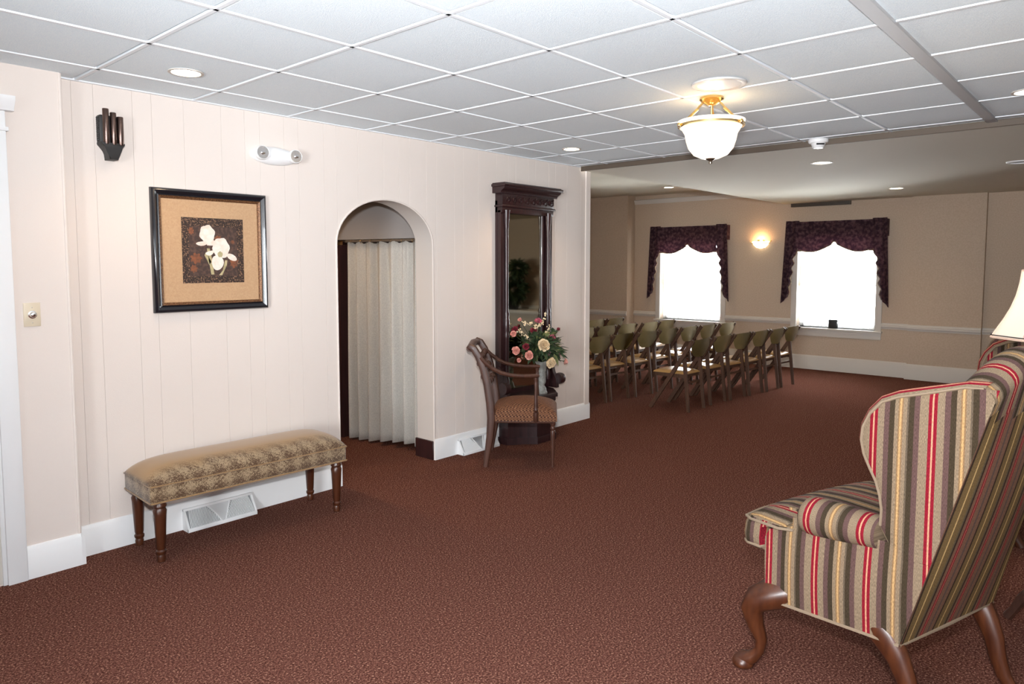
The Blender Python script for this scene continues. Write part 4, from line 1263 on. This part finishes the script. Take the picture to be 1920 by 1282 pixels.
for (r, z, m) in ((.205, .625, 'shadetrim'), (.207, .634, 'blackmat'), (.107, .903, 'shadetrim')):
    b = BM(); tube(b, [(r * oct_(a, 0) * math.cos(a), r * oct_(a, 0) * math.sin(a), z) for a in [2 * PI * k / 64 for k in range(65)]], .0045 if m != 'blackmat' else .0022, 5, False); obj('shade_trim', b, M[m], sh)
for k in range(8):
    a = -.35 + k * PI / 4 + 1e-4
    b = BM(); tube(b, [(r * oct_(a, 0) * math.cos(a), r * oct_(a, 0) * math.sin(a), z) for r, z in SH], .003, 5); obj('shade_rib', b, M['shadetrim'], sh)
lamp('table_bulb', 'POINT', (TX, TY, .63 + .78), 5, (1, .75, .5), .04)

# ------------------------------------------------------------------ rows of folding chairs


def make_folding():
    t = thing('folding_chair', 'x', 'chair')
    lw = .185
    for s in (-1, 1):
        b = BM(); bar(b, (s * lw, -.055, .765), (s * lw, .455, .0), .020, .040); obj('long_leg', b, M['chairwood'], t, smooth=0)
    for s in (-1, 1):
        b = BM(); bar(b, (s * (lw - .026), .065, .60), (s * (lw - .02), .0, .0), .022, .040, taper=.8); obj('rear_leg', b, M['chairwood'], t, smooth=0)
    # backrest: shield-shaped panel, tilted like the long legs, gently curved
    b = BM()

    def fn(u, v):
        s = (u - .5) * 2
        wd = interp([(0, .085), (.14, .135), (.5, .187), (1, .204)], v)
        z = .585 + .19 * v - .010 * s * s * v
        y = -.050 - .03 * v + .030 * s * s
        return (s * wd, y, z)
    grid(b, 12, 10, fn); bmesh.ops.solidify(b, geom=b.faces[:], thickness=.016)
    obj('backrest', b, M['olive'], t, smooth=50)
    b = BM()

    def st(u, v):
        x, y = math.sin((u - .5) * PI), math.sin((v - .5) * PI)
        dm = (max(0, 1 - abs(x) ** 6) * max(0, 1 - abs(y) ** 6)) ** .5
        return (x * .162 * (1 + .10 * y), .235 + y * .19, .405 + .025 * dm - .02 * y * .0)
    grid(b, 14, 14, st)
    rim = [e for e in b.edges if len(e.link_faces) == 1]
    r = bmesh.ops.extrude_edge_only(b, edges=rim)
    for v in [g for g in r['geom'] if isinstance(g, bmesh.types.BMVert)]: v.co.z = .395
    obj('seat', b, M['vinyl'], t, smooth=60)
    b = BM()
    box(b, -.16, -.135, .06, .41, .355, .395); box(b, .135, .16, .06, .41, .355, .395); box(b, -.135, .135, .385, .41, .36, .395); box(b, -.135, .135, .06, .085, .36, .395)
    obj('seat_frame', b, M['chairwood'], t, smooth=0)
    b = BM(); bar(b, (-lw + .03, .052, .30), (lw - .03, .052, .30), .022, .014, (0, 0, 1)); obj('stretcher', b, M['chairwood'], t, smooth=0)
    return t


rows = [('nearest', [(6.25, -.645), (6.77, -.645), (7.19, -.69), (7.60, -.735), (8.01, -.775), (8.43, -.80)]),
        ('second', [(5.77, .315), (6.20, .29), (6.63, .23), (7.10, .22), (7.55, .175), (7.99, .135), (8.42, .07)]),
        ('third', [(6.07, 1.07), (6.50, 1.05), (6.94, 1.02), (7.39, .99), (7.83, .91), (8.28, .905)]),
        ('farthest', [(6.83, 1.76), (7.27, 1.74), (7.71, 1.72), (8.15, 1.685)])]
ordn = ['first', 'second', 'third', 'fourth', 'fifth', 'sixth', 'seventh']
proto = make_folding(); first = True
for rn, pts in rows:
    for k, (x, y) in enumerate(pts):
        o = proto if first else copy_tree(proto); first = False
        o.location = (x, y, 0); o.rotation_euler = (0, 0, math.radians(-3 + random.uniform(-2, 2)))
        wh = ordn[k] + ' from the left'
        if k == len(pts) - 1: wh = 'rightmost, nearest the window wall'
        o['label'] = 'olive-backed wooden folding chair in the %s row, %s' % (rn, wh)
        o['group'] = 'folding chairs in rows'

# ------------------------------------------------------------------ corner of the far room that the mirror shows
t = thing('white_ledge_cabinet', 'low white cabinet in the far corner, seen only in the mirror', 'cabinet', (9.85, -5.2, 0))
obj('cabinet_body', box(BM(), -.2, .28, -.8, .8, 0, .62, .006), M['offwhite'], t)
obj('cabinet_top', box(BM(), -.26, .29, -.85, .85, .62, .68, .008), M['white'], t)
for s in (-.4, .4): obj('cabinet_door', box(BM(), -.215, -.2, s - .37, s + .37, .06, .58, .004), M['offwhite'], t)
t = thing('large_potted_plant', 'big dark green bushy plant reflected in the tall mirror', 'plant', (9.72, -5.12, .682))
b = BM(); lathe(b, [(.001, 0), (.10, 0), (.14, .14), (.15, .16), (.13, .16), (.001, .14)], 18); obj('pot', b, M['blackmat'], t)
b = BM(); tube(b, [(0, 0, .1), (0, .02, .4), (.0, .0, .7)], .02, 6); obj('stem', b, M['brown_trim'], t)
b = BM()
for k in range(900):
    d = Vector([random.gauss(0, 1) for _ in range(3)]).normalized(); big = random.random() < .7
    c0 = Vector((0, 0, .38)) if big else Vector((0, .14, .80)); r = random.uniform(.08, .24) if big else random.uniform(.03, .16)
    leafblade(b, c0 + Vector((d.x * r, d.y * r, d.z * r * .9)), d, .13, .025, 0)
o = obj('foliage', b, [M['leaf'], M['leaf']], t, smooth=180); o['kind'] = 'stuff'
